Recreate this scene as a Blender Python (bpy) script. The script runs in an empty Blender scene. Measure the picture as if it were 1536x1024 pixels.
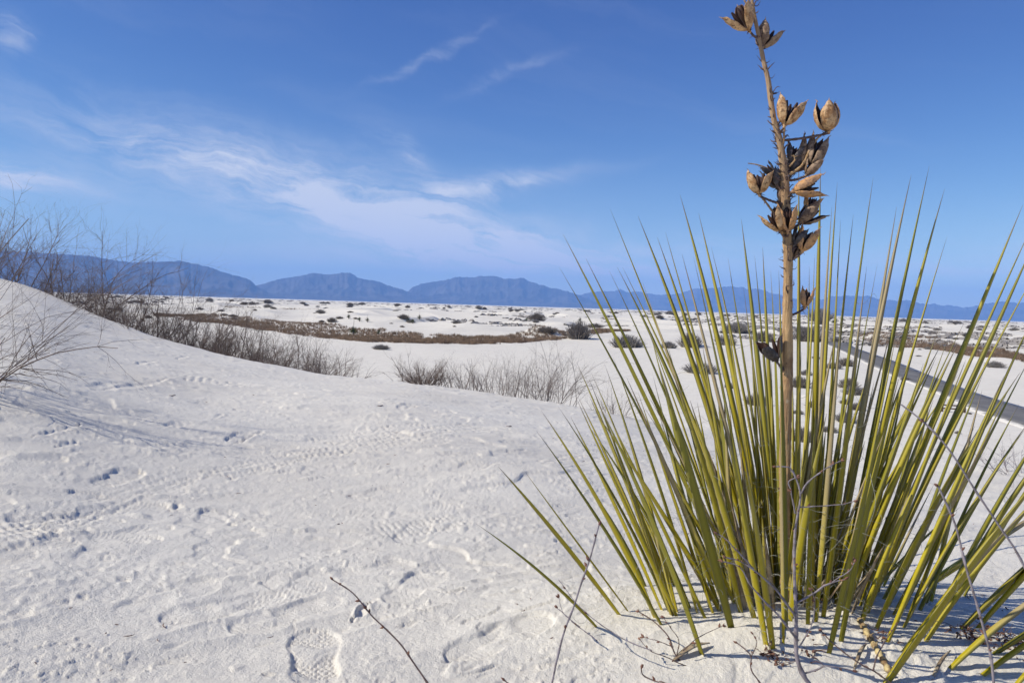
import bpy, math, random
import numpy as np
from mathutils import Vector
R = math.radians
rnd = random.Random(7)
SC = bpy.context.scene
COL = SC.collection

# ------------------------------------------------------------------ camera
HC = 7.0                       # eye height above the interdune flat
F = 1205.0                     # focal length in photo pixels (1536 wide)
PITCH, ROLL = R(2.55), R(1.75)
cp, sp = math.cos(PITCH), math.sin(PITCH)
fwd = np.array([0, cp, -sp]); r0 = np.array([1.0, 0, 0]); u0 = np.array([0, sp, cp])
rgt = r0 * math.cos(ROLL) + u0 * math.sin(ROLL)
upv = -r0 * math.sin(ROLL) + u0 * math.cos(ROLL)
CAM = np.array([0.0, 0.0, HC])
cam_data = bpy.data.cameras.new("camera")
cam = bpy.data.objects.new("camera", cam_data); COL.objects.link(cam)
from mathutils import Matrix
cam.matrix_world = Matrix(((rgt[0], upv[0], -fwd[0], 0), (rgt[1], upv[1], -fwd[1], 0), (rgt[2], upv[2], -fwd[2], HC), (0, 0, 0, 1)))
cam_data.sensor_width = 23.6
cam_data.lens = F / 1536 * 23.6
cam_data.clip_start = 0.02; cam_data.clip_end = 200000
cam_data.dof.use_dof = True; cam_data.dof.focus_distance = 3.2; cam_data.dof.aperture_fstop = 13
SC.camera = cam
SC.cycles.volume_bounces = 2

# ------------------------------------------------------------------ light
SUN_EL = R(40)
SUN_DIR = np.array([-math.cos(R(-12)), math.sin(R(-12)), 0]) * math.cos(SUN_EL) + np.array([0, 0, math.sin(SUN_EL)])
sd = bpy.data.lights.new("sun", 'SUN'); sd.energy = 5.0; sd.angle = R(0.5); sd.color = (1.0, 0.94, 0.84)
sun = bpy.data.objects.new("sun", sd); COL.objects.link(sun)
sun.rotation_euler = Vector(SUN_DIR.tolist()).to_track_quat('Z', 'Y').to_euler()
SC.view_settings.view_transform = 'Standard'; SC.view_settings.look = 'None'
SC.view_settings.exposure = -0.06; SC.view_settings.gamma = 1.0

def ray(px, py):
    d = fwd + rgt * (px - 768) / F + upv * (512 - py) / F
    return d / np.linalg.norm(d)
def azel(px, py):
    d = ray(px, py); return math.atan2(d[0], d[1]), math.asin(d[2])
def proj(p):
    v = np.asarray(p, float) - CAM; z = v @ fwd
    return 768 + F * (v @ rgt) / z, 512 - F * (v @ upv) / z

world = bpy.data.worlds.new("World"); SC.world = world; world.use_nodes = True
nt = world.node_tree; nt.nodes.clear()
class NB:
    def __init__(s, nt): s.nt = nt
    def n(s, t, **kw):
        nd = s.nt.nodes.new(t)
        for k, v in kw.items():
            if k == 'i':
                for a, b in v.items():
                    if hasattr(b, 'is_linked') or isinstance(b, bpy.types.NodeSocket): s.nt.links.new(b, nd.inputs[a])
                    else: nd.inputs[a].default_value = b
            else: setattr(nd, k, v)
        return nd
    def m(s, op, a, b=0.0, c=0.0, clamp=False):
        nd = s.nt.nodes.new('ShaderNodeMath'); nd.operation = op; nd.use_clamp = clamp
        for k, v in enumerate((a, b, c)):
            if isinstance(v, bpy.types.NodeSocket): s.nt.links.new(v, nd.inputs[k])
            else: nd.inputs[k].default_value = v
        return nd.outputs[0]
    def comb(s, x, y, z=0.0):
        return s.n('ShaderNodeCombineXYZ', i={0: x, 1: y, 2: z}).outputs[0]
    def noise(s, vec, scale, detail=4.0, rough=0.5, dist=0.0, out='Fac'):
        nd = s.n('ShaderNodeTexNoise', i={'Vector': vec, 'Scale': scale, 'Detail': detail, 'Roughness': rough, 'Distortion': dist})
        return nd.outputs[out]
    def mix(s, f, a, b, typ='MIX'):
        nd = s.nt.nodes.new('ShaderNodeMix'); nd.data_type = 'RGBA'; nd.blend_type = typ
        for k, v in ((0, f), (6, a), (7, b)):
            if isinstance(v, bpy.types.NodeSocket): s.nt.links.new(v, nd.inputs[k])
            else: nd.inputs[k].default_value = v if k == 0 else ((*v, 1) if len(v) == 3 else v)
        return nd.outputs[2]
    def ramp(s, f, *stops):
        nd = s.nt.nodes.new('ShaderNodeValToRGB'); s.nt.links.new(f, nd.inputs[0])
        e = nd.color_ramp.elements
        while len(e) < len(stops): e.new(0.5)
        for k, (p, c) in enumerate(stops):
            e[k].position = p; e[k].color = (c, c, c, 1) if isinstance(c, (int, float)) else (*c, 1)
        return nd.outputs[0]
    def maprange(s, v, a, b, c=0.0, d=1.0, smooth=True):
        nd = s.n('ShaderNodeMapRange', i={0: v, 1: a, 2: b, 3: c, 4: d}); nd.clamp = True
        if smooth: nd.interpolation_type = 'SMOOTHSTEP'
        return nd.outputs[0]
w = NB(nt)
sky = w.n('ShaderNodeTexSky', sky_type='NISHITA', sun_disc=False)
sky.sun_elevation = SUN_EL; sky.sun_rotation = math.atan2(SUN_DIR[0], SUN_DIR[1])
sky.altitude = 1250; sky.air_density = 1.0; sky.dust_density = 0.35; sky.ozone_density = 2.2
tc = w.n('ShaderNodeTexCoord'); sep = w.n('ShaderNodeSeparateXYZ', i={0: tc.outputs['Generated']})
X, Y, Z = sep.outputs
AZ = w.m('ARCTAN2', X, Y); EL = w.m('ARCSINE', Z)
base_vec = w.comb(AZ, EL)
nz1 = w.n('ShaderNodeTexNoise', i={'Vector': base_vec, 'Scale': 7.0, 'Detail': 5.0, 'Roughness': 0.6})
sw = w.n('ShaderNodeSeparateXYZ', i={0: nz1.outputs['Color']})
AZd = w.m('ADD', AZ, w.m('MULTIPLY', w.m('SUBTRACT', sw.outputs[0], 0.5), 0.12))
ELd = w.m('ADD', EL, w.m('MULTIPLY', w.m('SUBTRACT', sw.outputs[1], 0.5), 0.06))
# cirrus banks: centre px, half length px, half width px, slope (deg, + = falls to the right), strength
CL = [(500, 298, 300, 48, 14, 1.2), (330, 262, 180, 22, 12, .55), (660, 350, 220, 34, 12, 1.0), (735, 285, 130, 14, -9, 1.0), (575, 215, 60, 10, 22, .4),
      (620, 250, 60, 18, 40, .5), (810, 385, 180, 30, 5, 1.0), (20, 262, 90, 18, 4, 1.3), (2, 48, 14, 22, 20, .8), (640, 88, 80, 6, -24, .3),
      (760, 110, 75, 8, -20, .25), (540, 380, 260, 14, 2, .3), (1300, 400, 260, 22, 2, .5), (160, 190, 260, 40, 10, .10), (400, 392, 90, 10, 0, .35), (1050, 372, 110, 12, 0, .25), (-420, 250, 200, 40, 10, .6), (1900, 330, 250, 40, -8, .6)]
tot = None
for (cx, cy, L, W, sl, st) in CL:
    a0, e0 = azel(cx, cy)
    ca, sa = math.cos(R(sl) - ROLL), math.sin(R(sl) - ROLL)
    da = w.m('SUBTRACT', AZd, a0); de = w.m('SUBTRACT', ELd, e0)
    uu = w.m('MULTIPLY', w.m('SUBTRACT', w.m('MULTIPLY', da, ca), w.m('MULTIPLY', de, sa)), F / L)
    vv = w.m('MULTIPLY', w.m('ADD', w.m('MULTIPLY', da, sa), w.m('MULTIPLY', de, ca)), F / W)
    g = w.m('MULTIPLY', w.m('EXPONENT', w.m('MULTIPLY', w.m('ADD', w.m('MULTIPLY', uu, uu), w.m('MULTIPLY', vv, vv)), -1.0)), st)
    tot = g if tot is None else w.m('ADD', tot, g)
rot = w.comb(w.m('SUBTRACT', AZd, w.m('MULTIPLY', ELd, 0.21)), w.m('MULTIPLY', w.m('ADD', ELd, w.m('MULTIPLY', AZd, 0.17)), 6.5))
st1 = w.noise(rot, 6.5, 9.0, 0.66, 0.5)
st2 = w.noise(base_vec, 9.0, 5.0, 0.6, 0.3)
streak = w.maprange(w.m('ADD', w.m('MULTIPLY', st1, .7), w.m('MULTIPLY', st2, .3)), 0.34, 0.68, 0.04, 1.0)
veil = w.m('MULTIPLY', w.maprange(w.noise(rot, 1.6, 5.0, 0.55, 0.4), 0.45, 0.8), 0.10)
low = w.m('MULTIPLY', w.m('EXPONENT', w.m('MULTIPLY', w.m('MULTIPLY', EL, EL), -80.0)), 0.30)
cloud = w.m('ADD', w.m('ADD', w.m('MULTIPLY', tot, w.m('MULTIPLY', streak, 0.95)), veil), low, clamp=True)
skyc = w.mix(1.0, sky.outputs[0], (0.098, 0.108, 0.132), 'MULTIPLY')
ss = w.n('ShaderNodeSeparateColor', i={0: skyc})
skyc = w.n('ShaderNodeCombineColor', i={0: w.m('MULTIPLY', w.m('POWER', ss.outputs[0], 1.45), 12.1), 1: w.m('MULTIPLY', w.m('POWER', ss.outputs[1], 1.4), 11.7), 2: w.m('MULTIPLY', w.m('POWER', ss.outputs[2], 0.95), 8.9)}).outputs[0]
cc = w.mix(cloud, skyc, (7.3, 7.8, 9.0))
bg = w.n('ShaderNodeBackground', i={0: cc, 1: 0.095})
outw = w.n('ShaderNodeOutputWorld'); nt.links.new(bg.outputs[0], outw.inputs[0])

# ------------------------------------------------------------------ numeric noise
_rs = np.random.RandomState(3); PERM = _rs.permutation(256); GA = _rs.rand(256) * 2 * np.pi
GX, GY = np.cos(GA), np.sin(GA)
def perlin(x, y, seed=0):
    x = np.asarray(x, float) + seed * 17.31; y = np.asarray(y, float) + seed * 7.77
    xi = np.floor(x).astype(np.int64); yi = np.floor(y).astype(np.int64); xf = x - xi; yf = y - yi
    u = xf * xf * xf * (xf * (xf * 6 - 15) + 10); v = yf * yf * yf * (yf * (yf * 6 - 15) + 10)
    def g(ix, iy, fx, fy):
        h = PERM[(PERM[ix & 255] + iy) & 255]; return GX[h] * fx + GY[h] * fy
    a = g(xi, yi, xf, yf); b = g(xi + 1, yi, xf - 1, yf); c = g(xi, yi + 1, xf, yf - 1); d = g(xi + 1, yi + 1, xf - 1, yf - 1)
    return (a + u * (b - a)) * (1 - v) + (c + u * (d - c)) * v
def sstep(a, b, x):
    t = np.clip((x - a) / (b - a), 0, 1); return t * t * (3 - 2 * t)

# ------------------------------------------------------------------ terrain height
TX = np.array([-900, -400, 0, 60, 105, 164, 246, 328, 400, 500, 600, 700, 850, 1000, 1200, 1500, 2100])
TR = np.array([15, 14.5, 13.2, 12.3, 11.6, 10.7, 9.8, 9.1, 8.7, 8.2, 8, 8, 8, 8, 8.2, 8.0, 7.5])
TP = np.array([90, 60, 16, 1, -16, -38, -62, -82, -96, -112, -119, -129, -148, -172, -185, -178, -175.])   # crest line against the horizon
TXF = np.linspace(-900, 2100, 3001)
def _sm(v):
    f = np.interp(TXF, TX, v); kk = np.hanning(121); kk /= kk.sum(); return np.convolve(np.pad(f, 60, mode='edge'), kk, 'valid')
TRF = _sm(TR); TPF = _sm(TP)
RD_L = [(1268, 530), (1324, 558), (1408, 591), (1458, 616), (1536, 643)]
RD_U = [(1280, 520), (1342, 542), (1435, 579), (1536, 611)]
def flat_hit(px, py):
    d = ray(px, py); t = -HC / d[2]; return CAM + d * t
rl = [flat_hit(*p)[:2] for p in RD_L]; ru = [flat_hit(*p)[:2] for p in RD_U]
far_l = [flat_hit(1296, 506)[:2] + np.array([-2, 0]), ]
road_l = [np.array(p) for p in [(150, 420), (112, 310), (88, 235)]] + list(rl) + [np.array([31.0, 40.0]), np.array([29.5, 10.0]), np.array([29.0, -60.0])]
road_u = [np.array(p) for p in [(158, 416), (120, 306), (97, 230)]] + list(ru) + [np.array([37.5, 42.0]), np.array([36.0, 10.0]), np.array([35.5, -60.0])]
def catmull(pts, n):
    P = [2 * pts[0] - pts[1]] + list(pts) + [2 * pts[-1] - pts[-2]]
    out = []
    for i in range(1, len(P) - 2):
        for k in range(n):
            t = k / n
            out.append(0.5 * ((2 * P[i]) + (-P[i-1] + P[i+1]) * t + (2*P[i-1] - 5*P[i] + 4*P[i+1] - P[i+2]) * t*t + (-P[i-1] + 3*P[i] - 3*P[i+1] + P[i+2]) * t**3))
    out.append(P[-2]); return np.array(out)
def resample(c, n):
    s = np.r_[0, np.cumsum(np.linalg.norm(np.diff(c, axis=0), axis=1))]; q = np.linspace(0, s[-1], n)
    return np.stack([np.interp(q, s, c[:, k]) for k in range(c.shape[1])], 1)
RL = resample(catmull(road_l, 12), 160); RU = resample(catmull(road_u, 12), 160)
RC = (RL + RU) / 2
def road_dist(x, y):
    d = np.full(np.shape(x), 1e9)
    for i in range(0, len(RC) - 1, 2):
        j = min(i + 2, len(RC) - 1); a, b = RC[i], RC[j]; ab = b - a
        t = np.clip(((x - a[0]) * ab[0] + (y - a[1]) * ab[1]) / (ab @ ab), 0, 1)
        d = np.minimum(d, np.hypot(x - a[0] - ab[0] * t, y - a[1] - ab[1] * t))
    return d
def px_az(px): return math.atan((px - 768) / F)
LEES = []; MOUNDS = []      # coppice mounds on the plain: x, y, radius, height
DUNES = []       # hand placed dunes: x, y, rx, ry, angle, height
def plain(x, y):
    r = np.hypot(x, y)
    far = sstep(100, 300, r)
    c, s = math.cos(R(20)), math.sin(R(20)); u = x * c + y * s; v = -x * s + y * c
    wu = u + 18 * perlin(u / 90, v / 90, 5)
    ridg = 1 - np.abs(perlin(wu / 70, v / 140, 1)) * 2.6
    ridg = np.clip(ridg, 0, 1) ** 1.6
    ridg2 = np.clip(1 - np.abs(perlin(wu / 30, v / 60, 9)) * 2.8, 0, 1) ** 1.5
    z = 0.35 * perlin(x / 38, y / 38, 2) + 0.08 * perlin(x / 9, y / 9, 3)
    z = z + far * (2.7 * ridg * (0.6 + perlin(x / 200, y / 200, 4)) + 1.1 * ridg2 + 0.12 * perlin(x / 7, y / 7, 8))
    z = z + 0.45 * sstep(45, 90, r) * np.clip(perlin(x / 14, y / 22, 12), 0, 1)
    for (mx, my, rx, ry, a, h) in DUNES:
        ca, sa = math.cos(a), math.sin(a); p = ((x - mx) * ca + (y - my) * sa) / rx; q = (-(x - mx) * sa + (y - my) * ca) / ry
        z = z + h * np.exp(-(p * p + q * q))
    for (mx, my, wd_, h, la) in LEES:
        l = (x - mx) * math.sin(la) + (y - my) * math.cos(la); q = ((x - mx) * math.cos(la) - (y - my) * math.sin(la)) / wd_; l = l + wd_ * .25 * q * q
        z = z + h * np.exp(-q ** 4) * np.where(l < 0, np.exp(-(l / (9 * h)) ** 2), np.exp(-(l / (1.25 * h)) ** 2))
    for (mx, my, rr, h) in MOUNDS:
        d2 = ((x - mx) ** 2 + (y - my) ** 2) / rr ** 2
        z = z + h * np.exp(-d2 * 1.6)
    z = z * (1 - sstep(3500, 9000, r))
    rdm = sstep(4.2, 16, road_dist(x, y)) if np.size(x) < 3e6 else 1.0
    z = z * rdm
    gm = np.exp(-((x - GRX) / 50) ** 4 - ((y - GRY) / 14) ** 4)
    z = z * (1 - gm)
    return np.where(z > 2.4, 2.4 + np.tanh((z - 2.4) / 1.2) * 1.2, z)
g1 = flat_hit(560, 509); GRX, GRY = g1[0], g1[1] + 4
YUC = np.array([0.55, 1.60])
def near_profile(x, y):
    r = np.hypot(x, y) + 1e-9; th = np.arctan2(x, y)
    tx = 768 + F * np.tan(np.clip(th, -1.05, 1.05))
    wb = sstep(1.05, 2.4, np.abs(th))
    RR = np.interp(tx, TXF, TRF) * (1 - wb) + 9.0 * wb
    zr = np.interp(tx, TXF, TPF) / F * RR * (1 - wb) - 0.55 * wb
    z0 = np.interp(tx, [-900, 0, 768, 1300, 2100], [-0.56, -0.60, -0.635, -0.65, -0.66])
    s = np.clip((r - 1.2) / (RR - 1.2), 0, 1)
    z = z0 + (zr - z0) * s ** 1.08
    t = np.maximum(r - RR, 0); m = (zr - z0) / (RR - 1.2)
    k = 0.30; t1 = 2.0
    drop = np.where(t < t1, 0.5 * k * t * t, 0.5 * k * t1 * t1 + k * t1 * (t - t1))
    z = z + m * t * np.exp(-t / 1.0) - drop
    # sand mound the yucca grows on
    p = (x - YUC[0] - 0.12) / 0.62; q = (y - YUC[1] - 0.02)
    qq = np.where(q > 0, q / 0.34, q / 0.26)
    z = z + 0.085 * np.exp(-(np.abs(p) ** 2.5 + np.abs(qq) ** 2.5))
    p = (x - 1.05) / 0.5; q = (y - 2.02) / 0.17
    z = z + 0.035 * np.exp(-(p * p + q * q)) 
    return z
def H(x, y):
    x = np.asarray(x, float); y = np.asarray(y, float)
    a = near_profile(x, y) + HC
    r = np.hypot(x, y)
    a = a + (0.03 * perlin(x / 1.1, y / 1.1, 21) + 0.05 * perlin(x / 2.7, y / 2.7, 22)) * sstep(1.6, 3.5, r) * (1 - 0.6*sstep(5, 8, r))
    b = plain(x, y)
    k = 0.6; h = np.clip(0.5 + 0.5 * (a - b) / k, 0, 1)
    return b + (a - b) * h + k * h * (1 - h) * 0.5
def hit(px, py, rmin=0.6, rmax=4000):
    d = ray(px, py); rr = rmin * (rmax / rmin) ** np.linspace(0, 1, 5000); hr = math.hypot(d[0], d[1])
    P = CAM[None] + d[None] * (rr / hr)[:, None]
    hh = H(P[:, 0], P[:, 1]); idx = np.nonzero(P[:, 2] < hh)[0]
    if len(idx) == 0: return P[-1]
    i = max(idx[0], 1); a, b = P[i-1][2] - hh[i-1], hh[i] - P[i][2]
    q = P[i-1] + (P[i] - P[i-1]) * (a / (a + b + 1e-9)); return np.array([q[0], q[1], float(H(q[0], q[1]))])
def at_depth(px, py, y):       # the point seen at px,py standing at distance y ahead
    d = ray(px, py); return CAM + d * (y / d[1])
# dunes / mounds beyond (placed on the plain)
for (px, py, rx, ry, a, h) in [(700, 497, 38, 16, 0.0, 1.0), (420, 472, 60, 18, .1, 1.1), (980, 486, 30, 14, .3, 1.6), (620, 478, 60, 22, 0, 1.1), (850, 480, 30, 16, 0.2, 1.0), (1080, 500, 22, 18, .3, .9)]:
    q = flat_hit(px, py); DUNES.append((q[0], q[1], rx, ry, a, h))
for (px, py, wpx, h, la) in [(900, 480, 62, 3.4, 135), (1010, 488, 50, 3.0, 130), (705, 466, 50, 3.6, 150), (790, 476, 44, 2.0, 140), (560, 470, 60, 2.6, 120), (1120, 478, 60, 3.4, 135), (430, 458, 60, 3.0, 130), (640, 488, 90, 1.6, 110), (1240, 478, 40, 2.6, 120), (1400, 494, 50, 2.2, 130), (850, 492, 36, 1.8, 120), (330, 462, 40, 2.4, 130)]:
    q = flat_hit(px, py); LEES.append((q[0], q[1], wpx / F * q[1], h * min(1.0, q[1] / 260), R(la)))
for (px, py, rr, h) in [(812, 507, 5.5, 2.1), (868, 508, 3.2, 1.0), (762, 516, 3.4, .9), (840, 500, 6, 1.4), (700, 500, 9, .6), (940, 520, 3, .7), (1050, 525, 3.5, .8), (1300, 560, 2.2, .5), (1240, 600, 2.5, .6), (1500, 545, 6, .7)]:
    q = flat_hit(px, py); MOUNDS.append((q[0], q[1], rr, h))

# ------------------------------------------------------------------ helpers
def new_mat(name, color=(.5, .5, .5), rough=0.8, spec=0.3):
    m = bpy.data.materials.new(name); m.use_nodes = True; b = m.node_tree.nodes['Principled BSDF']
    b.inputs['Base Color'].default_value = (*color, 1); b.inputs['Roughness'].default_value = rough
    b.inputs['Specular IOR Level'].default_value = spec
    return m, NB(m.node_tree), b
def link(nb, a, b): nb.nt.links.new(a, b)
def mesh_np(name, V, Q, mat, smooth=True, parent=None, loc=None):
    V = np.asarray(V, np.float32); Q = np.asarray(Q, np.int32)
    me = bpy.data.meshes.new(name)
    if loc is not None: V = V - np.asarray(loc, np.float32)
    me.vertices.add(len(V)); me.vertices.foreach_set('co', V.ravel())
    k = Q.shape[1]
    me.loops.add(Q.size); me.loops.foreach_set('vertex_index', Q.ravel())
    me.polygons.add(len(Q)); me.polygons.foreach_set('loop_start', np.arange(0, Q.size, k, dtype=np.int32))
    me.polygons.foreach_set('loop_total', np.full(len(Q), k, np.int32))
    me.update(calc_edges=True); me.validate()
    me.polygons.foreach_set('use_smooth', np.full(len(me.polygons), smooth))
    if mat: me.materials.append(mat)
    o = bpy.data.objects.new(name, me); COL.objects.link(o)
    if parent is not None: o.parent = parent
    elif loc is not None: o.location = loc
    return o
class MB:                       # quad mesh collector
    def __init__(s): s.v = []; s.q = []; s.n = 0; s.a = []
    def add(s, V, Q, attr=None):
        V = np.asarray(V, float); s.v.append(V); s.q.append(np.asarray(Q, int) + s.n); s.n += len(V)
        s.a.append(np.zeros(len(V)) if attr is None else np.asarray(attr, float))
    def tube(s, P, rad, sides=5, cap=True, attr=None):
        P = np.asarray(P, float); n = len(P); rad = np.broadcast_to(rad, (n,)) if np.ndim(rad) == 0 else np.asarray(rad)
        T = np.gradient(P, axis=0); T /= np.linalg.norm(T, axis=1)[:, None] + 1e-12
        ref = np.array([0.31, 0.17, 0.93]) if abs(T[0, 2]) < .9 else np.array([1.0, 0.1, 0.0])
        A = np.cross(T, ref); A /= np.linalg.norm(A, axis=1)[:, None] + 1e-12; B = np.cross(T, A)
        an = np.arange(sides) * 2 * np.pi / sides
        V = P[:, None] + rad[:, None, None] * (A[:, None] * np.cos(an)[None, :, None] + B[:, None] * np.sin(an)[None, :, None])
        V = V.reshape(-1, 3); i = np.arange(n - 1)[:, None] * sides; k = np.arange(sides)[None]; k2 = (k + 1) % sides
        Q = np.stack([i + k, i + k2, i + sides + k2, i + sides + k], -1).reshape(-1, 4)
        at = np.repeat(np.linspace(0, 1, n) if attr is None else attr, sides)
        s.add(V, Q, at)
    def build(s, name, mat, parent=None, loc=None, smooth=True):
        V = np.concatenate(s.v); Q = np.concatenate(s.q)
        o = mesh_np(name, V, Q, mat, smooth, parent, loc)
        if len(o.data.vertices) == len(V):
            at = o.data.attributes.new('t', 'FLOAT', 'POINT'); at.data.foreach_set('value', np.concatenate(s.a).astype(np.float32))
        return o
def tag(o, label=None, cat=None, group=None, kind=None):
    if label: o['label'] = label
    if cat: o['category'] = cat
    if group: o['group'] = group
    if kind: o['kind'] = kind
    return o
def empty(name, loc):
    o = bpy.data.objects.new(name, None); COL.objects.link(o); o.location = [float(c) for c in loc]; o.empty_display_size = .1
    return o
def attr(nb, name='t'):
    return nb.n('ShaderNodeAttribute', attribute_name=name).outputs['Fac']
def unit(v): v = np.asarray(v, float); return v / (np.linalg.norm(v) + 1e-12)

# ------------------------------------------------------------------ materials
M = {}
m, b_, p_ = new_mat('gypsum_sand', (.76, .75, .73), .9, .15); M['sand'] = m
geo = b_.n('ShaderNodeNewGeometry'); pos = geo.outputs['Position']
cd = b_.n('ShaderNodeVectorMath', operation='LENGTH', i={0: b_.n('ShaderNodeVectorMath', operation='SUBTRACT', i={0: pos, 1: (0, 0, HC)}).outputs[0]}).outputs['Value']
big = b_.noise(pos, 0.9, 5, .6); fine = b_.noise(pos, 260, 3, .7); mid = b_.noise(pos, 42, 5, .65); veg = b_.noise(pos, .05, 6, .62)
c1 = b_.mix(b_.maprange(big, .3, .75), (.785, .742, .632), (.70, .655, .555))
c1 = b_.mix(b_.maprange(mid, .60, .74, 0, .35), c1, (.56, .50, .41))
c1 = b_.mix(b_.maprange(fine, .60, .75, 0, .55), c1, (.46, .41, .33))
c1 = b_.mix(b_.m('MULTIPLY', b_.maprange(veg, .50, .72, 0, .22), b_.maprange(cd, 60, 180)), c1, (.45, .42, .38))
link(b_, c1, p_.inputs['Base Color'])
nearw = b_.maprange(cd, 3.0, 14.0, 1.0, 0.0)
bh = b_.m('ADD', b_.m('MULTIPLY', b_.noise(pos, 330, 3, .7), .0022), b_.m('MULTIPLY', b_.noise(pos, 95, 4, .65), .0030))
bh = b_.m('MULTIPLY', bh, nearw)
bh = b_.m('ADD', bh, b_.m('MULTIPLY', b_.m('MULTIPLY', b_.noise(pos, 5.0, 6, .6), .05), b_.maprange(cd, 25, 60)))
bmp = b_.n('ShaderNodeBump', i={'Strength': 1.0, 'Distance': 1.0, 'Height': bh}); link(b_, bmp.outputs[0], p_.inputs['Normal'])

m, b_, p_ = new_mat('asphalt', (.13, .13, .135), .95, .08); M['asphalt'] = m
pos = b_.n('ShaderNodeNewGeometry').outputs['Position']
c = b_.mix(b_.maprange(b_.noise(pos, .35, 5, .6), .35, .7), (.150, .145, .140), (.21, .205, .195))
c = b_.mix(b_.maprange(b_.noise(pos, 30, 3, .6), .4, .7, 0, .4), c, (.24, .24, .235))
ed = b_.n('ShaderNodeAttribute', attribute_name='e').outputs['Fac']
c = b_.mix(b_.maprange(b_.m('ADD', ed, b_.m('MULTIPLY', b_.noise(pos, .8, 6, .7), .9)), 1.18, 1.42), c, (.66, .63, .57))
c = b_.mix(b_.m('MULTIPLY', b_.maprange(b_.m('ABSOLUTE', b_.m('SUBTRACT', ed, .45)), .0, .14, 1, 0), .35), c, (.13, .13, .135)); link(b_, c, p_.inputs['Base Color'])

m, b_, p_ = new_mat('yucca_leaf', (.3, .3, .05), .52, .35); M['leaf'] = m
t = attr(b_); oi = b_.n('ShaderNodeObjectInfo').outputs['Random']; pos = b_.n('ShaderNodeNewGeometry').outputs['Position']
acc = b_.n('ShaderNodeAttribute', attribute_name='acc').outputs['Fac']
va = b_.m('ADD', b_.m('MULTIPLY', b_.noise(pos, 7, 3, .6), .6), b_.m('MULTIPLY', b_.n('ShaderNodeAttribute', attribute_name='rv').outputs['Fac'], .7))
c = b_.mix(b_.maprange(va, .3, .95), (.40, .325, .004), (.60, .485, .014))
c = b_.mix(b_.maprange(b_.noise(b_.comb(b_.m('MULTIPLY', acc, 9.0), b_.m('MULTIPLY', t, 1.2), oi), 3.0, 3, .6), .35, .7, 0, .5), c, (.22, .205, .016))
c = b_.mix(b_.maprange(t, .0, .10, .8, 0), c, (.50, .37, .04))
c = b_.mix(b_.maprange(t, .30, .85, 0, .40), c, (.34, .32, .10))
edge = b_.m('POWER', b_.m('ABSOLUTE', acc), 3.2)
c = b_.mix(b_.m('MULTIPLY', edge, .55), c, (.58, .53, .32))
rvn = b_.n('ShaderNodeAttribute', attribute_name='rv').outputs['Fac']
c = b_.mix(b_.maprange(rvn, .20, .02, 0, .55), c, (.20, .21, .035))
c = b_.mix(b_.m('MULTIPLY', b_.maprange(rvn, .90, .96), b_.maprange(t, .15, .6)), c, (.46, .37, .20))
c = b_.mix(b_.maprange(b_.noise(pos, 30, 5, .7), .66, .74, 0, .6), c, (.30, .22, .09))
c = b_.mix(b_.maprange(t, .86, .99), c, (.27, .23, .20))
link(b_, c, p_.inputs['Base Color'])
tr = b_.n('ShaderNodeBsdfTranslucent', i={0: b_.mix(1.0, c, (1.0, .95, .4), 'MULTIPLY')})
ms = b_.n('ShaderNodeMixShader', i={0: .16}); link(b_, p_.outputs[0], ms.inputs[1]); link(b_, tr.outputs[0], ms.inputs[2])
link(b_, ms.outputs[0], m.node_tree.nodes['Material Output'].inputs[0])

m, b_, p_ = new_mat('dry_leaf', (.45, .38, .27), .8, .2); M['dryleaf'] = m
pos = b_.n('ShaderNodeNewGeometry').outputs['Position']
c = b_.mix(b_.maprange(b_.noise(pos, 40, 4, .6), .35, .65), (.50, .41, .27), (.22, .16, .10)); link(b_, c, p_.inputs['Base Color'])

m, b_, p_ = new_mat('flower_stalk', (.5, .38, .22), .6, .3); M['stalk'] = m
tco = b_.n('ShaderNodeTexCoord').outputs['Object']
sv = b_.n('ShaderNodeMapping', i={0: tco}); sv.inputs['Scale'].default_value = (1, 1, .07)
t = attr(b_)
c = b_.mix(b_.maprange(b_.noise(sv.outputs[0], 110, 5, .65), .35, .68), (.60, .39, .18), (.28, .165, .085))
c = b_.mix(b_.maprange(b_.noise(tco, 16, 5, .7), .52, .68, 0, .8), c, (.24, .12, .055))
c = b_.mix(b_.maprange(b_.noise(tco, 60, 4, .6), .62, .70, 0, .6), c, (.62, .52, .36))
c = b_.mix(b_.maprange(t, .55, .75, 0, .6), c, (.37, .25, .15))
link(b_, c, p_.inputs['Base Color'])
bmp = b_.n('ShaderNodeBump', i={'Strength': 1.0, 'Distance': .005, 'Height': b_.noise(sv.outputs[0], 160, 4, .7)}); link(b_, bmp.outputs[0], p_.inputs['Normal'])

def pod_mat(name, a, b2, dark):
    m, nb, p = new_mat(name, a, .55, .35); tco = nb.n('ShaderNodeTexCoord').outputs['Object']
    c = nb.mix(nb.maprange(nb.noise(tco, 75, 6, .7), .42, .58), a, b2)
    c = nb.mix(nb.maprange(nb.noise(tco, 190, 5, .75), .53, .62, 0, .9), c, dark)
    t = attr(nb)                        # 0 outside of the shell, 1 inside
    c = nb.mix(nb.maprange(t, .4, .6), c, (.055, .025, .015))
    link(nb, c, p.inputs['Base Color'])
    bm = nb.n('ShaderNodeBump', i={'Strength': .7, 'Distance': .002, 'Height': nb.noise(tco, 130, 5, .7)}); link(nb, bm.outputs[0], p.inputs['Normal'])
    return m
M['pod_brown'] = pod_mat('pod_shell_brown', (.60, .39, .20), (.34, .175, .07), (.09, .045, .025))
M['pod_grey'] = pod_mat('pod_shell_grey', (.34, .23, .14), (.17, .105, .065), (.06, .035, .022))
M['pod_orange'] = pod_mat('pod_shell_orange', (.58, .31, .12), (.38, .22, .12), (.10, .05, .03))
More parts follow.
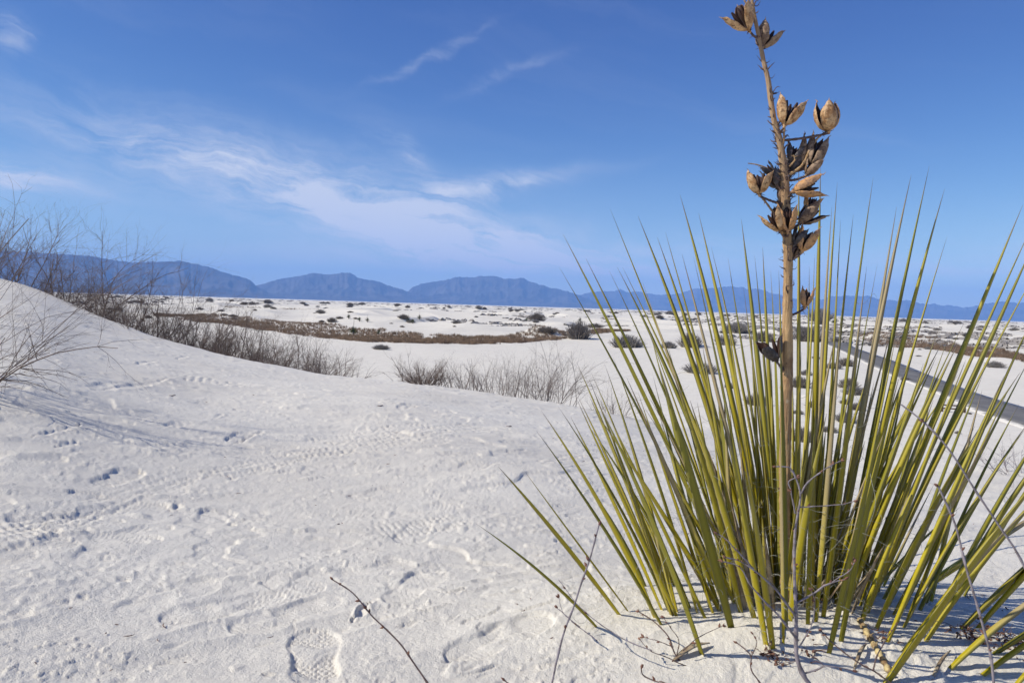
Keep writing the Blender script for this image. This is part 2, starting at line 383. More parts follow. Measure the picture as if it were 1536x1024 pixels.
M['pod_dark'] = pod_mat('pod_shell_dark', (.085, .075, .075), (.05, .043, .042), (.18, .15, .14))

def wood(name, a, b2, sc=60):
    m, nb, p = new_mat(name, a, .85, .2); pos = nb.n('ShaderNodeNewGeometry').outputs['Position']
    c = nb.mix(nb.maprange(nb.noise(pos, sc, 4, .6), .35, .65), a, b2); link(nb, c, p.inputs['Base Color']); return m
M['twig_grey'] = wood('twig_bark_grey', (.30, .265, .28), (.17, .145, .145), 90)
M['twig_brown'] = wood('twig_bark_brown', (.17, .115, .10), (.10, .07, .06), 90)
M['bud'] = wood('bud_scale', (.26, .14, .09), (.13, .06, .045), 200)
M['shrub'] = wood('shrub_bark', (.235, .18, .145), (.12, .092, .08), 12)
M['shrub_pale'] = wood('shrub_bark_pale', (.28, .235, .205), (.16, .135, .12), 12)
M['brush'] = wood('far_brush', (.27, .235, .20), (.16, .14, .12), 3)
M['brush_grey'] = wood('far_brush_grey', (.34, .315, .285), (.22, .20, .18), 3)
M['grass'] = wood('dry_grass', (.29, .20, .13), (.10, .07, .05), .9)
M['green'] = wood('far_yucca_green', (.10, .12, .05), (.06, .07, .035), 5)
M['fiber'] = wood('leaf_fiber', (.46, .46, .38), (.30, .30, .24), 100)
M['litter'] = wood('leaf_litter', (.22, .115, .075), (.10, .055, .045), 150)
M['timber'] = wood('weathered_timber', (.15, .085, .06), (.09, .055, .045), 8)
M['stub'] = wood('dry_stalk_yellow', (.62, .50, .24), (.20, .12, .06), 55)
m, b_, p_ = new_mat('mountain_rock', (.16, .13, .11), .95, .1); M['rock'] = m
pos = b_.n('ShaderNodeNewGeometry').outputs['Position']
c = b_.mix(b_.maprange(b_.noise(pos, .0012, 8, .65), .35, .65), (.105, .09, .08), (.045, .04, .035)); link(b_, c, p_.inputs['Base Color'])

# ================================================================== GROUND (one sheet)
def seg_coords(x, y, a, b):
    ab = b - a; L = np.hypot(*ab); e = ab / L
    return (x - a[0]) * e[0] + (y - a[1]) * e[1], -(x - a[0]) * e[1] + (y - a[1]) * e[0], L
SHOES = [  # centre px, toe px, length, width, depth, tread amplitude
    ((472, 985), (466, 905), .27, .100, .007, .0030, 1), ((322, 772), (352, 735), .17, .11, .009, .0032, 0), ((268, 636), (310, 622), .24, .09, .006, .0022, 0),
    ((178, 716), (222, 700), .26, .10, .010, .0035, 0), ((308, 604), (336, 590), .24, .10, .005, .0025, 1), ((48, 826), (90, 815), .24, .10, .0025, .0022, 0),
    ((428, 893), (462, 880), .22, .09, .002, .0018, 1), ((200, 800), (240, 792), .24, .09, .003, .0020, 0), ((560, 740), (610, 728), .25, .09, .004, .0018, 1),
    ((640, 800), (700, 786), .26, .09, .003, .0012, 0), ((150, 580), (190, 572), .26, .1, .008, .0015, 0), ((360, 655), (392, 640), .26, .10, .014, .004, 0),
    ((700, 700), (740, 690), .25, .09, .006, .002, 0), ((610, 610), (650, 604), .26, .1, .008, .002, 0), ((880, 770), (930, 750), .26, .1, .005, .002, 0), ((255, 895), (300, 878), .26, .1, .003, .0008, 0)]
SLASH = [  # px a, px b, half width m, depth
    ((45, 657), (122, 637), .017, .020), ((84, 670), (114, 662), .020, .016), ((352, 664), (392, 647), .022, .020), ((255, 764), (268, 757), .018, .018),
    ((322, 628), (334, 620), .014, .016), ((296, 718), (330, 714), .008, .010), ((168, 768), (206, 762), .010, .008), ((345, 783), (357, 788), .014, .014),
    ((526, 930), (553, 904), .014, .022), ((656, 893), (700, 886), .010, .014), ((226, 944), (270, 926), .006, .007), ((652, 664), (684, 654), .007, .008),
    ((505, 712), (522, 715), .016, .010), ((584, 716), (616, 711), .008, .008), ((120, 893), (128, 896), .014, .010), ((396, 789), (430, 782), .006, .005),
    ((0, 782), (30, 770), .03, .012), ((438, 960), (446, 1015), .004, .006), ((446, 925), (438, 960), .004, .005), ((195, 900), (270, 895), .004, .004), ((270, 895), (262, 884), .004, .004), ((195, 898), (240, 876), .004, .005),
    ((80, 905), (100, 900), .016, .008), ((265, 538), (280, 534), .03, .03), ((200, 545), (235, 541), .03, .025), ((400, 562), (430, 564), .02, .02), ((480, 598), (500, 600), .03, .015), ((700, 830), (735, 822), .008, .006),
    ((764, 680), (790, 676), .012, .012), ((820, 726), (850, 722), .008, .008), ((905, 728), (916, 731), .012, .012), ((930, 706), (942, 700), .01, .01), ((250, 985), (280, 975), .006, .006), ((395, 1018), (408, 1016), .012, .012), ((790, 800), (835, 806), .007, .007), ((70, 760), (100, 756), .01, .006),
    ((30, 440), (52, 444), .05, .03), ((140, 585), (250, 570), .035, .02), ((590, 575), (640, 580), .05, .02), ((545, 600), (580, 604), .05, .02), ((655, 612), (690, 616), .06, .025), ((735, 640), (770, 646), .05, .025)]
TRACKS = [[(-20, 806), (60, 787), (130, 765), (200, 738), (270, 716)], [(-20, 818), (60, 797), (140, 774)], [(322, 714), (380, 700), (440, 684), (500, 675), (520, 682)], [(478, 664), (540, 655), (600, 643), (650, 640)],
          [(540, 672), (600, 660), (660, 646), (720, 640)], [(270, 565), (330, 572), (350, 580)], [(560, 800), (620, 792), (690, 780)], [(820, 700), (860, 690), (900, 684)]]
def details(x, y):
    r = np.hypot(x, y)
    dw = 1 - sstep(14, 20, r); z = np.zeros_like(x)
    nearf = 1 - sstep(3, 7, r)
    # wind shaped low relief, streaks running towards the upper right
    c, s = math.cos(R(38)), math.sin(R(38)); u = x * c + y * s; v = -x * s + y * c
    n1 = perlin(u / .75, v / .26, 31); n2 = perlin(u / .30, v / .10, 32); n3 = perlin(u / .11, v / .045, 33)
    z += .013 * n1 + .0050 * n2 + .0022 * n3 * (0.3 + sstep(-.1, .4, perlin(x / .5, y / .5, 34)))
    sh = np.abs(perlin(u / .55 + 4 * perlin(x / 1.3, y / 1.3, 36) * .3, v / .13, 35)); z += .006 * (np.exp(-sh * 9) - .3) * sstep(.0, .3, perlin(x / .8, y / .8, 37))
    for sc_, am, sd_ in ((.34, .0050, 101), (.17, .0032, 102), (.085, .0018, 103), (.60, .0075, 104), (1.0, .0095, 105)):
        fq = perlin(u / sc_ + .5 * perlin(u / (sc_ * .3), v / (sc_ * .2), sd_ + 10), v / (sc_ * .42), sd_)
        br = sstep(.0, .30, perlin(x / (sc_ * 1.1), y / (sc_ * 1.1), sd_ + 20))
        z += am * br * (sstep(.10, .135, fq) - .6 * sstep(.135, .60, fq) + .5 * sstep(-.25, -.22, fq) - .5 * sstep(-.22, .1, fq))
    z += .0016 * perlin(x / .035, y / .035, 38) * (.4 + .6 * nearf)
    z += (.0010 * perlin(x / .013, y / .013, 39) + .0005 * perlin(x / .006, y / .006, 40)) * nearf
    # crumbled crust patches
    cm = sstep(.10, .38, perlin(x / .42, y / .42, 41) + .35 * perlin(x / .12, y / .12, 42))
    cl = perlin(x / .022, y / .022, 43); cl2 = perlin(x / .045, y / .038, 44)
    z += .0030 * sstep(.12, .36, perlin(x / .30, y / .22, 110)) * nearf * (sstep(.30, .38, perlin(x / .016, y / .014, 111)) + .8 * sstep(.33, .42, perlin(x / .026, y / .022, 112)))
    z += cm * (.0015 * sstep(.05, .32, cl) + .0019 * sstep(.12, .38, cl2) + .0010 * cl)
    z += .005 * sstep(.38, .55, perlin(x / .04, y / .035, 45)) * sstep(0, .2, perlin(x / .9, y / .9, 46))
    z -= .0045 * sstep(.36, .52, perlin(u / .10, v / .03, 47)) * sstep(-.05, .2, perlin(x / 1.1, y / 1.1, 48))
    rg = random.Random(77); ALL = [(hit(*c0)[:2], hit(*t0)[:2], L, W, dep * .8, tr * 1.15, mode) for (c0, t0, L, W, dep, tr, mode) in SHOES]
    for k in range(46):
        rr_ = 1.35 * (9.5 / 1.35) ** rg.random(); az_ = math.atan((rg.uniform(-80, 1050) - 768) / F); a_ = np.array([rr_ * math.sin(az_), rr_ * math.cos(az_)]); hd = R(rg.gauss(35, 22)) + (math.pi if rg.random() < .5 else 0)
        ALL.append((a_, a_ + np.array([math.cos(hd), math.sin(hd)]), .27, .098, rg.uniform(.0010, .0050), rg.uniform(.0012, .0028), rg.choice([0, 1])))
    for (a, b, L, W, dep, tr, mode) in ALL:
        e = unit(b - a)
        msk = (x - a[0]) ** 2 + (y - a[1]) ** 2 < (L * .8) ** 2
        if not msk.any(): continue
        X_, Y_ = x[msk], y[msk]; p = ((X_ - a[0]) * e[0] + (Y_ - a[1]) * e[1]) / L; q = -(X_ - a[0]) * e[1] + (Y_ - a[1]) * e[0]
        q = q + .008 * p
        wd = W / 2 * np.clip(1 - (2 * np.abs(p)) ** 4, 0, 1) ** .5 * (1 - .22 * np.exp(-((p + .08) / .16) ** 2)) * (1 + .12 * np.clip(p, -1, 1))
        wd = np.maximum(wd, 1e-4)
        edge = (np.abs(q) - wd)
        ins = 1 - sstep(-.008, .001, edge); ins = np.where(np.abs(p) < .5, ins, 0)
        rim = .30 * np.exp(-((edge - .008) / .010) ** 2) * np.exp(-np.clip(np.abs(p) - .5, 0, 1) ** 2 * 900)
        if mode == 0: tread = np.sin(p * L / .011 * 2 * np.pi + 2.2 * np.abs(q) / W) 
        else: tread = np.where(np.sin(p * L / .010 * 2 * np.pi) * np.sin(q / .012 * 2 * np.pi + np.pi * np.floor(p * L / .010)) > .1, -1.0, .4)
        brk = sstep(-.25, .15, perlin(X_ / .07, Y_ / .07, 50))
        z[msk] = z[msk] * (1 - .55 * ins * brk) - dep * ins * (.6 + .4 * brk) + tr * .5 * tread * ins * brk + dep * .45 * rim * brk
    for (pa, pb, hw, dep) in SLASH:
        a = hit(*pa)[:2]; b = hit(*pb)[:2]; mm = (a + b) / 2; L = np.hypot(*(b - a)) + .12
        msk = (x - mm[0]) ** 2 + (y - mm[1]) ** 2 < (L * .7) ** 2
        if not msk.any(): continue
        s_, t_, L0 = seg_coords(x[msk], y[msk], a, b); hw = hw * .50; dep = dep * .34
        t_ = t_ + .016 * perlin(s_ / .045, t_ / .05 + L * 9, 51) + .006 * perlin(s_ / .014, t_ / .02, 52) + .003 * perlin(s_ / .006, t_ / .008, 57)
        end = np.clip(np.maximum(-s_, s_ - L0), 0, 1); f = np.exp(-(end / (hw * .9)) ** 2)
        lens = hw * (.35 + .75 * np.sin(np.pi * np.clip(s_ / L0, 0, 1)) ** .7) * (1 + .5 * perlin(s_ / .03, s_ * 0 + L0 * 99, 58)); brk = .25 + .75 * sstep(-.25, .3, perlin(s_ / .11, s_ * 0 + L0 * 77, 59))
        cr = (sstep(lens * 1.0, lens * .72, -t_) if False else 1 - sstep(lens * .72, lens, t_)) * sstep(-lens * 2.6, -lens * .2, t_)
        z[msk] += -dep * cr * f * brk + dep * .5 * np.exp(-((t_ - lens * 1.5) / (lens * .5)) ** 2) * f * brk + dep * .35 * np.exp(-((t_ + lens * 2.8) / (lens * .8)) ** 2) * f
    for tk in TRACKS:
        P = [hit(*p)[:2] for p in tk]; off = 0
        for a, b in zip(P[:-1], P[1:]):
            s_, t_, L0 = seg_coords(x, y, a, b); msk = (s_ > 0) & (s_ <= L0) & (np.abs(t_) < .30)
            ss, tt = s_[msk] + off, t_[msk]; r_ = np.hypot(*((a + b) / 2)); sc = max(1, r_ / 2.6)
            d = 0
            for k, o in enumerate((-.050, -.022, .022, .050)):
                d = d + np.exp(-((tt - o * sc) / (.0095 * sc)) ** 2) * np.clip(np.cos((ss / (.024 * sc) + .5 * k) * 2 * np.pi) + .15, 0, 2)
            z[msk] -= .0062 * sc * d * (.4 + .6 * sstep(-.3, .2, perlin(x[msk] / .15, y[msk] / .15, 53)))
            off += L0
    return z * dw
def ring_radii():
    rs = list(np.linspace(.25, .98, 16)); r = 1.0
    while r < 34000:
        rs.append(r)
        if r < 15: r += min(1.15 * r * r / (803 * .65), .0060 * r)
        elif r < 34: r *= 1.018
        elif r < 1400: r *= 1.0052
        else: r *= 1.035
    return np.array(rs)
rr = ring_radii()
fa = np.linspace(-R(38.5), R(38.5), 880)
ba = np.linspace(R(38.5), 2 * np.pi - R(38.5), 74)[1:-1]
ang = np.r_[fa, ba]; na = len(ang); nr = len(rr)
GXX = rr[:, None] * np.sin(ang)[None]; GYY = rr[:, None] * np.cos(ang)[None]
gz = np.empty_like(GXX); nn = int(np.searchsorted(rr, 20))
gz[:nn] = H(GXX[:nn], GYY[:nn]); gz[nn:] = H(GXX[nn:], GYY[nn:])
gz[:nn] += details(GXX[:nn].ravel(), GYY[:nn].ravel()).reshape(nn, na)
V = np.stack([GXX, GYY, gz], -1).reshape(-1, 3)
V = np.vstack([V, [[0, 0, float(gz[0].mean())]]])
i = np.arange(nr - 1)[:, None] * na; k = np.arange(na)[None]; k2 = (k + 1) % na
Q = np.stack([i + k, i + na + k, i + na + k2, i + k2], -1).reshape(-1, 4)
ground = mesh_np('ground', V, Q, M['sand']); tag(ground, kind='structure')
cq = np.stack([np.arange(0, na - 1, 2), np.arange(1, na, 2), np.r_[np.arange(2, na, 2), 0][:len(np.arange(0, na - 1, 2))], np.full(len(np.arange(0, na - 1, 2)), len(V) - 1)], -1)
del V, Q, GXX, GYY, gz

# ================================================================== ROAD
mb = MB()
def rz(p): return float(H(p[0], p[1]))
N = len(RL); rows = []
for i_ in range(N):
    a, b = RL[i_], RU[i_]; z = max(rz((a + b) / 2), rz(a), rz(b)) + .05
    for f_ in (0, .25, .5, .75, 1): 
        p = a + (b - a) * f_; rows.append((p[0], p[1], z + .04 * (1 - (2 * f_ - 1) ** 2)))
V = np.array(rows); V = np.vstack([V, V - [0, 0, .35]])
Q = []
for i_ in range(N - 1):
    for k_ in range(4):
        o = i_ * 5 + k_; Q.append((o, o + 5, o + 6, o + 1))
    n5 = N * 5; o = i_ * 5; Q.append((o, n5 + o, n5 + o + 5, o + 5)); Q.append((o + 4, o + 9, n5 + o + 9, n5 + o + 4))
road = mesh_np('road', V, np.array(Q), M['asphalt']); tag(road, kind='structure')
at = road.data.attributes.new('e', 'FLOAT', 'POINT'); at.data.foreach_set('value', np.tile([1, .5, 0, .5, 1], 2 * N).astype(np.float32))

# ================================================================== MOUNTAINS
RANGES = [  # distance m, ridge px
    (19000, [(-700, 392), (-500, 380), (-300, 372), (-120, 378), (-40, 372), (0, 376), (45, 377), (60, 379), (100, 381), (140, 384), (170, 390), (200, 393), (240, 392), (272, 391), (290, 395), (310, 399), (335, 408), (358, 414), (375, 419), (384, 428), (400, 437), (425, 446)]),
    (21500, [(330, 446), (372, 433), (385, 428), (400, 424), (420, 418), (432, 416), (452, 413), (472, 409), (485, 411), (500, 411), (515, 409), (527, 409), (537, 416), (550, 419), (566, 421), (580, 427), (597, 432), (620, 440), (650, 449), (690, 454)]),
    (23000, [(540, 452), (590, 443), (612, 436), (620, 430), (630, 426), (650, 422), (668, 420), (684, 415), (705, 416), (722, 414), (745, 414), (757, 418), (770, 418), (785, 416), (793, 422), (806, 425), (825, 431), (850, 436), (868, 442), (890, 452), (920, 462)]),
    (29000, [(800, 462), (845, 449), (870, 442), (885, 438), (905, 436), (922, 437), (931, 433), (940, 438), (955, 437), (968, 439), (985, 442), (1005, 441), (1022, 440), (1035, 434), (1050, 432), (1075, 432), (1088, 429), (1100, 430), (1112, 430), (1120, 433), (1140, 433), (1152, 438), (1168, 441), (1190, 447), (1205, 450), (1222, 446), (1232, 449), (1245, 444), (1270, 443), (1290, 444), (1300, 443), (1318, 448), (1345, 451), (1365, 450), (1385, 456), (1400, 455), (1412, 458), (1425, 457), (1445, 461), (1465, 458), (1482, 455), (1500, 452), (1512, 452), (1525, 454), (1560, 452), (1650, 448), (1800, 455), (2000, 470), (2200, 490)])]
for ri, (D, pts) in enumerate(RANGES):
    pts = np.array(pts, float); xs = np.arange(pts[0, 0], pts[-1, 0], 1.6); ys = np.interp(xs, pts[:, 0], pts[:, 1])
    ys = ys + 1.5 * perlin(xs / 9, xs * 0 + ri, 60) + 1.3 * perlin(xs / 3.6, xs * 0 + ri, 61)
    az = []; hh = []
    for px, py in zip(xs, ys):
        a, e = azel(px, py); az.append(a); hh.append(max(D * math.tan(e) + HC, -30))
    az = np.array(az); hh = np.array(hh)
    tt = np.r_[np.linspace(-1, 0, 34), np.linspace(0, 1, 12)[1:]]
    depth_f = 5200.0; V = []
    for t_ in tt:
        d = D + t_ * (depth_f if t_ < 0 else 4000) 
        f_ = (1 - abs(t_)) ** (1.75 if t_ < 0 else 1.2)
        arc = az * D / 1000
        gul = np.abs(perlin(arc / .9, arc * 0 + t_ * 2.6 + ri * 3, 62)) * 1.0 + .5 * np.abs(perlin(arc / .35, arc * 0 + t_ * 5, 63)) + .25 * np.abs(perlin(arc / .15, arc * 0 + t_ * 9, 65))
        env = (1 - abs(t_)) * min(1, abs(t_) * 5)
        z = np.maximum(hh, 0) * (f_ + env * (.14 - .62 * gul)) + np.minimum(hh, 0)
        spur = 500 * perlin(arc / 1.3, arc * 0 + ri, 64) * abs(t_)
        dd = d + spur
        V.append(np.stack([dd * np.sin(az), dd * np.cos(az), z - 6], -1))
    V = np.array(V); nt_, nx = V.shape[:2]; V = V.reshape(-1, 3)
    i = np.arange(nt_ - 1)[:, None] * nx; k = np.arange(nx - 1)[None]
    Q = np.stack([i + k, i + k + 1, i + nx + k + 1, i + nx + k], -1).reshape(-1, 4)
    tag(mesh_np('hills', V, Q, M['rock']), kind='structure')

# ================================================================== HAZE
hz = bpy.data.materials.new('haze_air'); hz.use_nodes = True; hz.node_tree.nodes.clear()
pv = hz.node_tree.nodes.new('ShaderNodeVolumePrincipled'); HAZE = pv
pv.inputs['Color'].default_value = (.25, .49, 1.0, 1); pv.inputs['Density'].default_value = 4.1e-5; pv.inputs['Anisotropy'].default_value = 0.0
mo = hz.node_tree.nodes.new('ShaderNodeOutputMaterial'); hz.node_tree.links.new(pv.outputs[0], mo.inputs['Volume'])
S = 36000; zb, zt = -40, 1350
V = [(x, y, z) for z in (zb, zt) for (x, y) in ((-S, -S), (S, -S), (S, S), (-S, S))]
hz_o = mesh_np('haze', V, np.array([(0, 3, 2, 1), (4, 5, 6, 7), (0, 1, 5, 4), (1, 2, 6, 5), (2, 3, 7, 6), (3, 0, 4, 7)]), hz, smooth=False)
tag(hz_o, kind='stuff', label='thin blue air haze veiling the distant mountains', cat='haze')

# ================================================================== YUCCA
yc0 = hit(1178, 905); YB = np.array([yc0[0], yc0[1], yc0[2]])
yucca = empty('yucca_plant', YB)
tag(yucca, 'large spiky green yucca with one tall dry flower stalk, growing out of the sand mound', 'yucca')
def leaf(P0, P1, bow, width, twist, rv, n=15):
    P0 = np.array(P0, float); P1 = np.array(P1, float); L = np.linalg.norm(P1 - P0)
    mid = (P0 + P1) / 2 + np.asarray(bow)
    t = np.linspace(0, 1, n)[:, None]; P = (1 - t) ** 2 * P0 + 2 * t * (1 - t) * mid + t * t * P1
    T = np.gradient(P, axis=0); T /= np.linalg.norm(T, axis=1)[:, None]
    rad = P0 - YB; rad[2] = 0; rad = unit(rad + (P1 - P0) * .5 * np.array([1, 1, 0]) + 1e-3)
    S0 = np.cross(T, rad); S0 /= np.linalg.norm(S0, axis=1)[:, None] + 1e-9; N0 = np.cross(S0, T)
    tw = twist + (t - .3) * rv * .8
    Sd = S0 * np.cos(tw) + N0 * np.sin(tw); Nd = -S0 * np.sin(tw) + N0 * np.cos(tw)
    tt = t[:, 0]
    wv = width / 2 * np.interp(tt, [0, .12, .35, .6, .8, .93, 1], [.62, .85, 1.0, .84, .50, .20, .03])
    k = np.linspace(0, 1, n); th = wv * .17 + .0004 * (1 - tt)
    fold = wv * .78
    ring = np.stack([P - Sd * wv[:, None] + Nd * 0,
                     P + Sd * 0 - Nd * (fold - th)[:, None],
                     P + Sd * wv[:, None],
                     P - Nd * (fold + th)[:, None]], 1)
    # ring: left edge, inner valley, right edge, outer keel
    V = ring.reshape(-1, 3); i = np.arange(n - 1)[:, None] * 4; kk = np.arange(4)[None]; k2 = (kk + 1) % 4
    Qd = np.stack([i + kk, i + k2, i + 4 + k2, i + 4 + kk], -1).reshape(-1, 4)
    return V, Qd, np.repeat(tt, 4), np.tile([-1., 0, 1., 0], n)
traced = []   # base px, tip px, width mm
B = [((891, 941), (714, 785), 12), ((928, 923), (747, 699), 14), ((940, 915), (783, 701), 7), ((988, 934), (804, 645), 13), ((980, 925), (812, 616), 15), ((990, 911), (856, 625), 11),
     ((1004, 920), (867, 595), 15), ((1009, 920), (883, 567), 16), ((1013, 915), (907, 546), 14), ((1042, 915), (920, 537), 15), ((1053, 988), (895, 600), 16), ((1057, 926), (913, 623), 10),
     ((1069, 918), (957, 588), 12), ((1097, 943), (988, 546), 20), ((1110, 920), (1010, 560), 15), ((1132, 931), (1035, 600), 16), ((1092, 918), (940, 566), 12), ((1078, 912), (975, 640), 12),
     ((1120, 905), (966, 610), 13), ((1030, 908), (884, 640), 12), ((1100, 905), (1000, 700), 13),
     ((1100, 890), (845, 352), 15), ((1085, 900), (839, 401), 13), ((1110, 890), (879, 388), 14), ((1130, 885), (915, 313), 16), ((1105, 900), (914, 406), 13), ((1120, 880), (926, 401), 14),
     ((1140, 890), (934, 401), 13), ((1135, 880), (957, 324), 17), ((1120, 905), (964, 424), 12), ((1140, 880), (986, 356), 16), ((1145, 895), (998, 348), 15), ((1150, 880), (1020, 292), 18),
     ((1150, 900), (1023, 381), 14), ((1140, 905), (1040, 385), 13), ((1155, 885), (1048, 320), 18), ((1160, 890), (1067, 371), 14), ((1165, 900), (1092, 387), 13), ((1170, 885), (1112, 329), 18),
     ((1160, 905), (1115, 431), 14), ((1165, 900), (1132, 384), 16), ((1172, 890), (1144, 371), 15), ((1168, 905), (1156, 406), 12), ((1180, 890), (1168, 406), 12), ((1150, 900), (1087, 449), 13),
     ((1196, 905), (1198, 231), 16), ((1215, 895), (1231, 248), 17), ((1225, 900), (1256, 274), 16), ((1218, 890), (1248, 309), 13), ((1230, 900), (1261, 330), 16), ((1225, 905), (1280, 322), 14),
     ((1240, 895), (1310, 266), 18), ((1205, 880), (1214, 400), 14), ((1190, 885), (1222, 380), 12), ((1233, 905), (1316, 396), 10), ((1250, 890), (1345, 310), 15), ((1245, 900), (1367, 262), 17),
     ((1262, 900), (1394, 249), 18), ((1270, 905), (1417, 283), 17), ((1275, 895), (1421, 354), 13), ((1290, 903), (1534, 308), 17), ((1298, 910), (1552, 330), 18), ((1308, 900), (1560, 345), 17),
     ((1300, 922), (1575, 370), 14), ((1240, 905), (1300, 400), 12), ((1255, 910), (1371, 527), 15), ((1262, 915), (1385, 545), 13), ((1290, 915), (1440, 549), 15), ((1300, 923), (1449, 539), 15),
     ((1316, 944), (1470, 640), 17), ((1332, 909), (1462, 639), 15), ((1332, 964), (1506, 564), 17), ((1365, 925), (1512, 586), 16), ((1392, 906), (1529, 605), 16), ((1448, 895), (1605, 640), 15),
     ((1448, 942), (1640, 760), 24), ((1432, 1004), (1660, 830), 22), ((1495, 982), (1680, 870), 20), ((1329, 1030), (1580, 690), 26), ((1285, 903), (1400, 600), 14), ((1264, 926), (1345, 500), 17),
     ((1261, 969), (1350, 560), 14), ((1242, 985), (1330, 600), 13), ((1234, 931), (1290, 500), 14), ((1223, 942), (1262, 480), 12), ((1308, 884), (1425, 500), 14), ((1335, 855), (1405, 560), 13),
     ((1175, 972), (1170, 640), 9), ((1150, 975), (1090, 640), 15), ((1160, 980), (1118, 690), 15), ((1185, 937), (1240, 620), 17), ((1212, 944), (1225, 600), 13), ((1372, 830), (1475, 560), 14), ((1500, 1060), (1740, 800), 17)]
rl2 = random.Random(21)
for k_ in range(14):
    bx_ = rl2.uniform(1235, 1420); B.append(((bx_, rl2.uniform(872, 925)), (bx_ + rl2.uniform(70, 250), rl2.uniform(500, 760) if k_ % 3 else rl2.uniform(400, 560)), rl2.uniform(11, 18)))
for k_ in range(4):
    bx_ = rl2.uniform(990, 1120); B.append(((bx_, rl2.uniform(890, 918)), (bx_ - rl2.uniform(60, 190), rl2.uniform(520, 760)), rl2.uniform(9, 15)))
B += [((1352, 985), (1545, 760), 15), ((1392, 960), (1600, 700), 16), ((1470, 940), (1680, 720), 17), ((1360, 940), (1540, 640), 15), ((1415, 925), (1620, 610), 15), ((1478, 1015), (1700, 880), 19), ((1420, 900), (1600, 590), 14), ((1340, 925), (1500, 620), 14)]
leaves = []
for bi, (b, t_, wmm) in enumerate(B):
    P0 = hit(*b); lean = (P0[1] - YB[1])
    y1 = P0[1] + lean * .9 + rnd.uniform(-.06, .10)
    if t_[0] > 1430 and b[1] > 935: y1 = P0[1] + rnd.uniform(-.02, .10)
    P1 = at_depth(t_[0], t_[1], y1)
    side = unit(np.cross(P1 - P0, [0, 1, 0])); bow = side * rnd.uniform(-.012, .012) + np.array([0, 0, 1]) * rnd.uniform(0, .012)
    hor = P1 - P0; hor[2] = 0; bow = bow - hor * rnd.uniform(.02, .09)
    P0 = P0 - unit(P1 - P0) * .03
    leaves.append((P0, P1, bow, wmm / 1000 * .86, rnd.uniform(-.9, .9), rnd.uniform(-1, 1)))
for k_ in range(84):
    while True:
        bx = rnd.gauss(YB[0] + .0, .125); by = rnd.gauss(YB[1] + .055, .06)
        if abs(bx - YB[0]) < .26: break
    bz = float(H(bx, by)); L = rnd.uniform(.34, .66) if k_ < 56 else rnd.uniform(.2, .42)
    ox = (bx - YB[0]) * 2.0 + rnd.gauss(0, .10); oy = (by - YB[1]) * 1.6 + rnd.gauss(0, .13)
    d = unit(np.array([ox, oy, 1.0])); P0 = np.array([bx, by, bz - .03]); P1 = P0 + d * L
    leaves.append((P0, P1, -np.array([d[0], d[1], 0]) * L * rnd.uniform(.0, .14), rnd.uniform(.009, .0155), rnd.uniform(-1.2, 1.2), rnd.uniform(-1, 1)))
def leaf_score(l):
    a = proj(l[0]); b = proj(l[1]); a = np.clip(a, [0, 0], [1536, 1024]); b = np.clip(b, [0, 0], [1536, 1024]); return math.hypot(*(a - b)) * l[3]
order = sorted(range(len(leaves)), key=lambda i: -leaf_score(leaves[i]))
def put_leaf(mb_, L):
    V_, Q_, t_, a_ = leaf(*L); mb_.add(V_, Q_, t_); mb_.acc.append(a_); mb_.rv.append(np.full(len(V_), (math.sin(L[5] * 91.7) * .5 + .5)))
def build_leaf(mb_, name, mat=None):
    o = mb_.build(name, mat or M['leaf'], yucca, YB)
    for nm, arr in (('acc', mb_.acc), ('rv', mb_.rv)):
        at = o.data.attributes.new(nm, 'FLOAT', 'POINT'); at.data.foreach_set('value', np.concatenate(arr).astype(np.float32))
    return o
for k_ in order[:100]:
    mb = MB(); mb.acc = []; mb.rv = []; put_leaf(mb, leaves[k_]); build_leaf(mb, 'leaf')
mb = MB(); mb.acc = []; mb.rv = []
for k_ in order[100:]: put_leaf(mb, leaves[k_])
tag(build_leaf(mb, 'inner_leaf'), kind='stuff')
# curly fibres peeling from the leaf margins
mb = MB()
for k_ in range(1250):
    L = leaves[rnd.randrange(len(leaves))]; t_ = rnd.betavariate(1.5, 4.2)
    P = (1 - t_) ** 2 * L[0] + 2 * t_ * (1 - t_) * ((L[0] + L[1]) / 2 + L[2]) + t_ * t_ * L[1]
    if abs(P[0] - YB[0]) > .22 and rnd.random() < .6: continue
    d = unit([rnd.gauss(0, 1), rnd.gauss(0, 1), rnd.gauss(.2, .8)]); e = unit(np.cross(d, [rnd.random(), rnd.random(), 1])); g_ = np.cross(d, e)
    n_ = 12; ln = rnd.uniform(.02, .085); cr = rnd.uniform(.003, .016); ph = rnd.random() * 6; s_ = np.linspace(0, 1, n_)[:, None]; wv = rnd.uniform(2, 7)
    C = P + d * ln * s_ + e * cr * (np.sin(ph + s_ * wv) - math.sin(ph)) + g_ * cr * (np.cos(ph + s_ * wv) - math.cos(ph))
    mb.tube(C, np.linspace(.00042, .0002, n_), 3)
tag(mb.build('leaf_fiber', M['fiber'], yucca, YB), kind='stuff')
mb = MB()
for k_ in range(16):
    a = rnd.uniform(0, 6.28); P0 = YB + np.array([math.cos(a) * rnd.uniform(.02, .16), math.sin(a) * rnd.uniform(.02, .09) - .01, -.03]); P0[2] = float(H(P0[0], P0[1])) - .02
    d = unit([math.cos(a) * rnd.uniform(.2, .9), math.sin(a) * rnd.uniform(.1, .6), 1]); L = rnd.uniform(.12, .34); V_, Q_, t_, a_ = leaf(P0, P0 + d * L, np.array([0, 0, .02]), rnd.uniform(.008, .014), rnd.uniform(-1.5, 1.5), rnd.uniform(-2, 2)); m1 = MB(); m1.add(V_, Q_, t_); m1.build('dead_leaf', M['dryleaf'], yucca, YB)
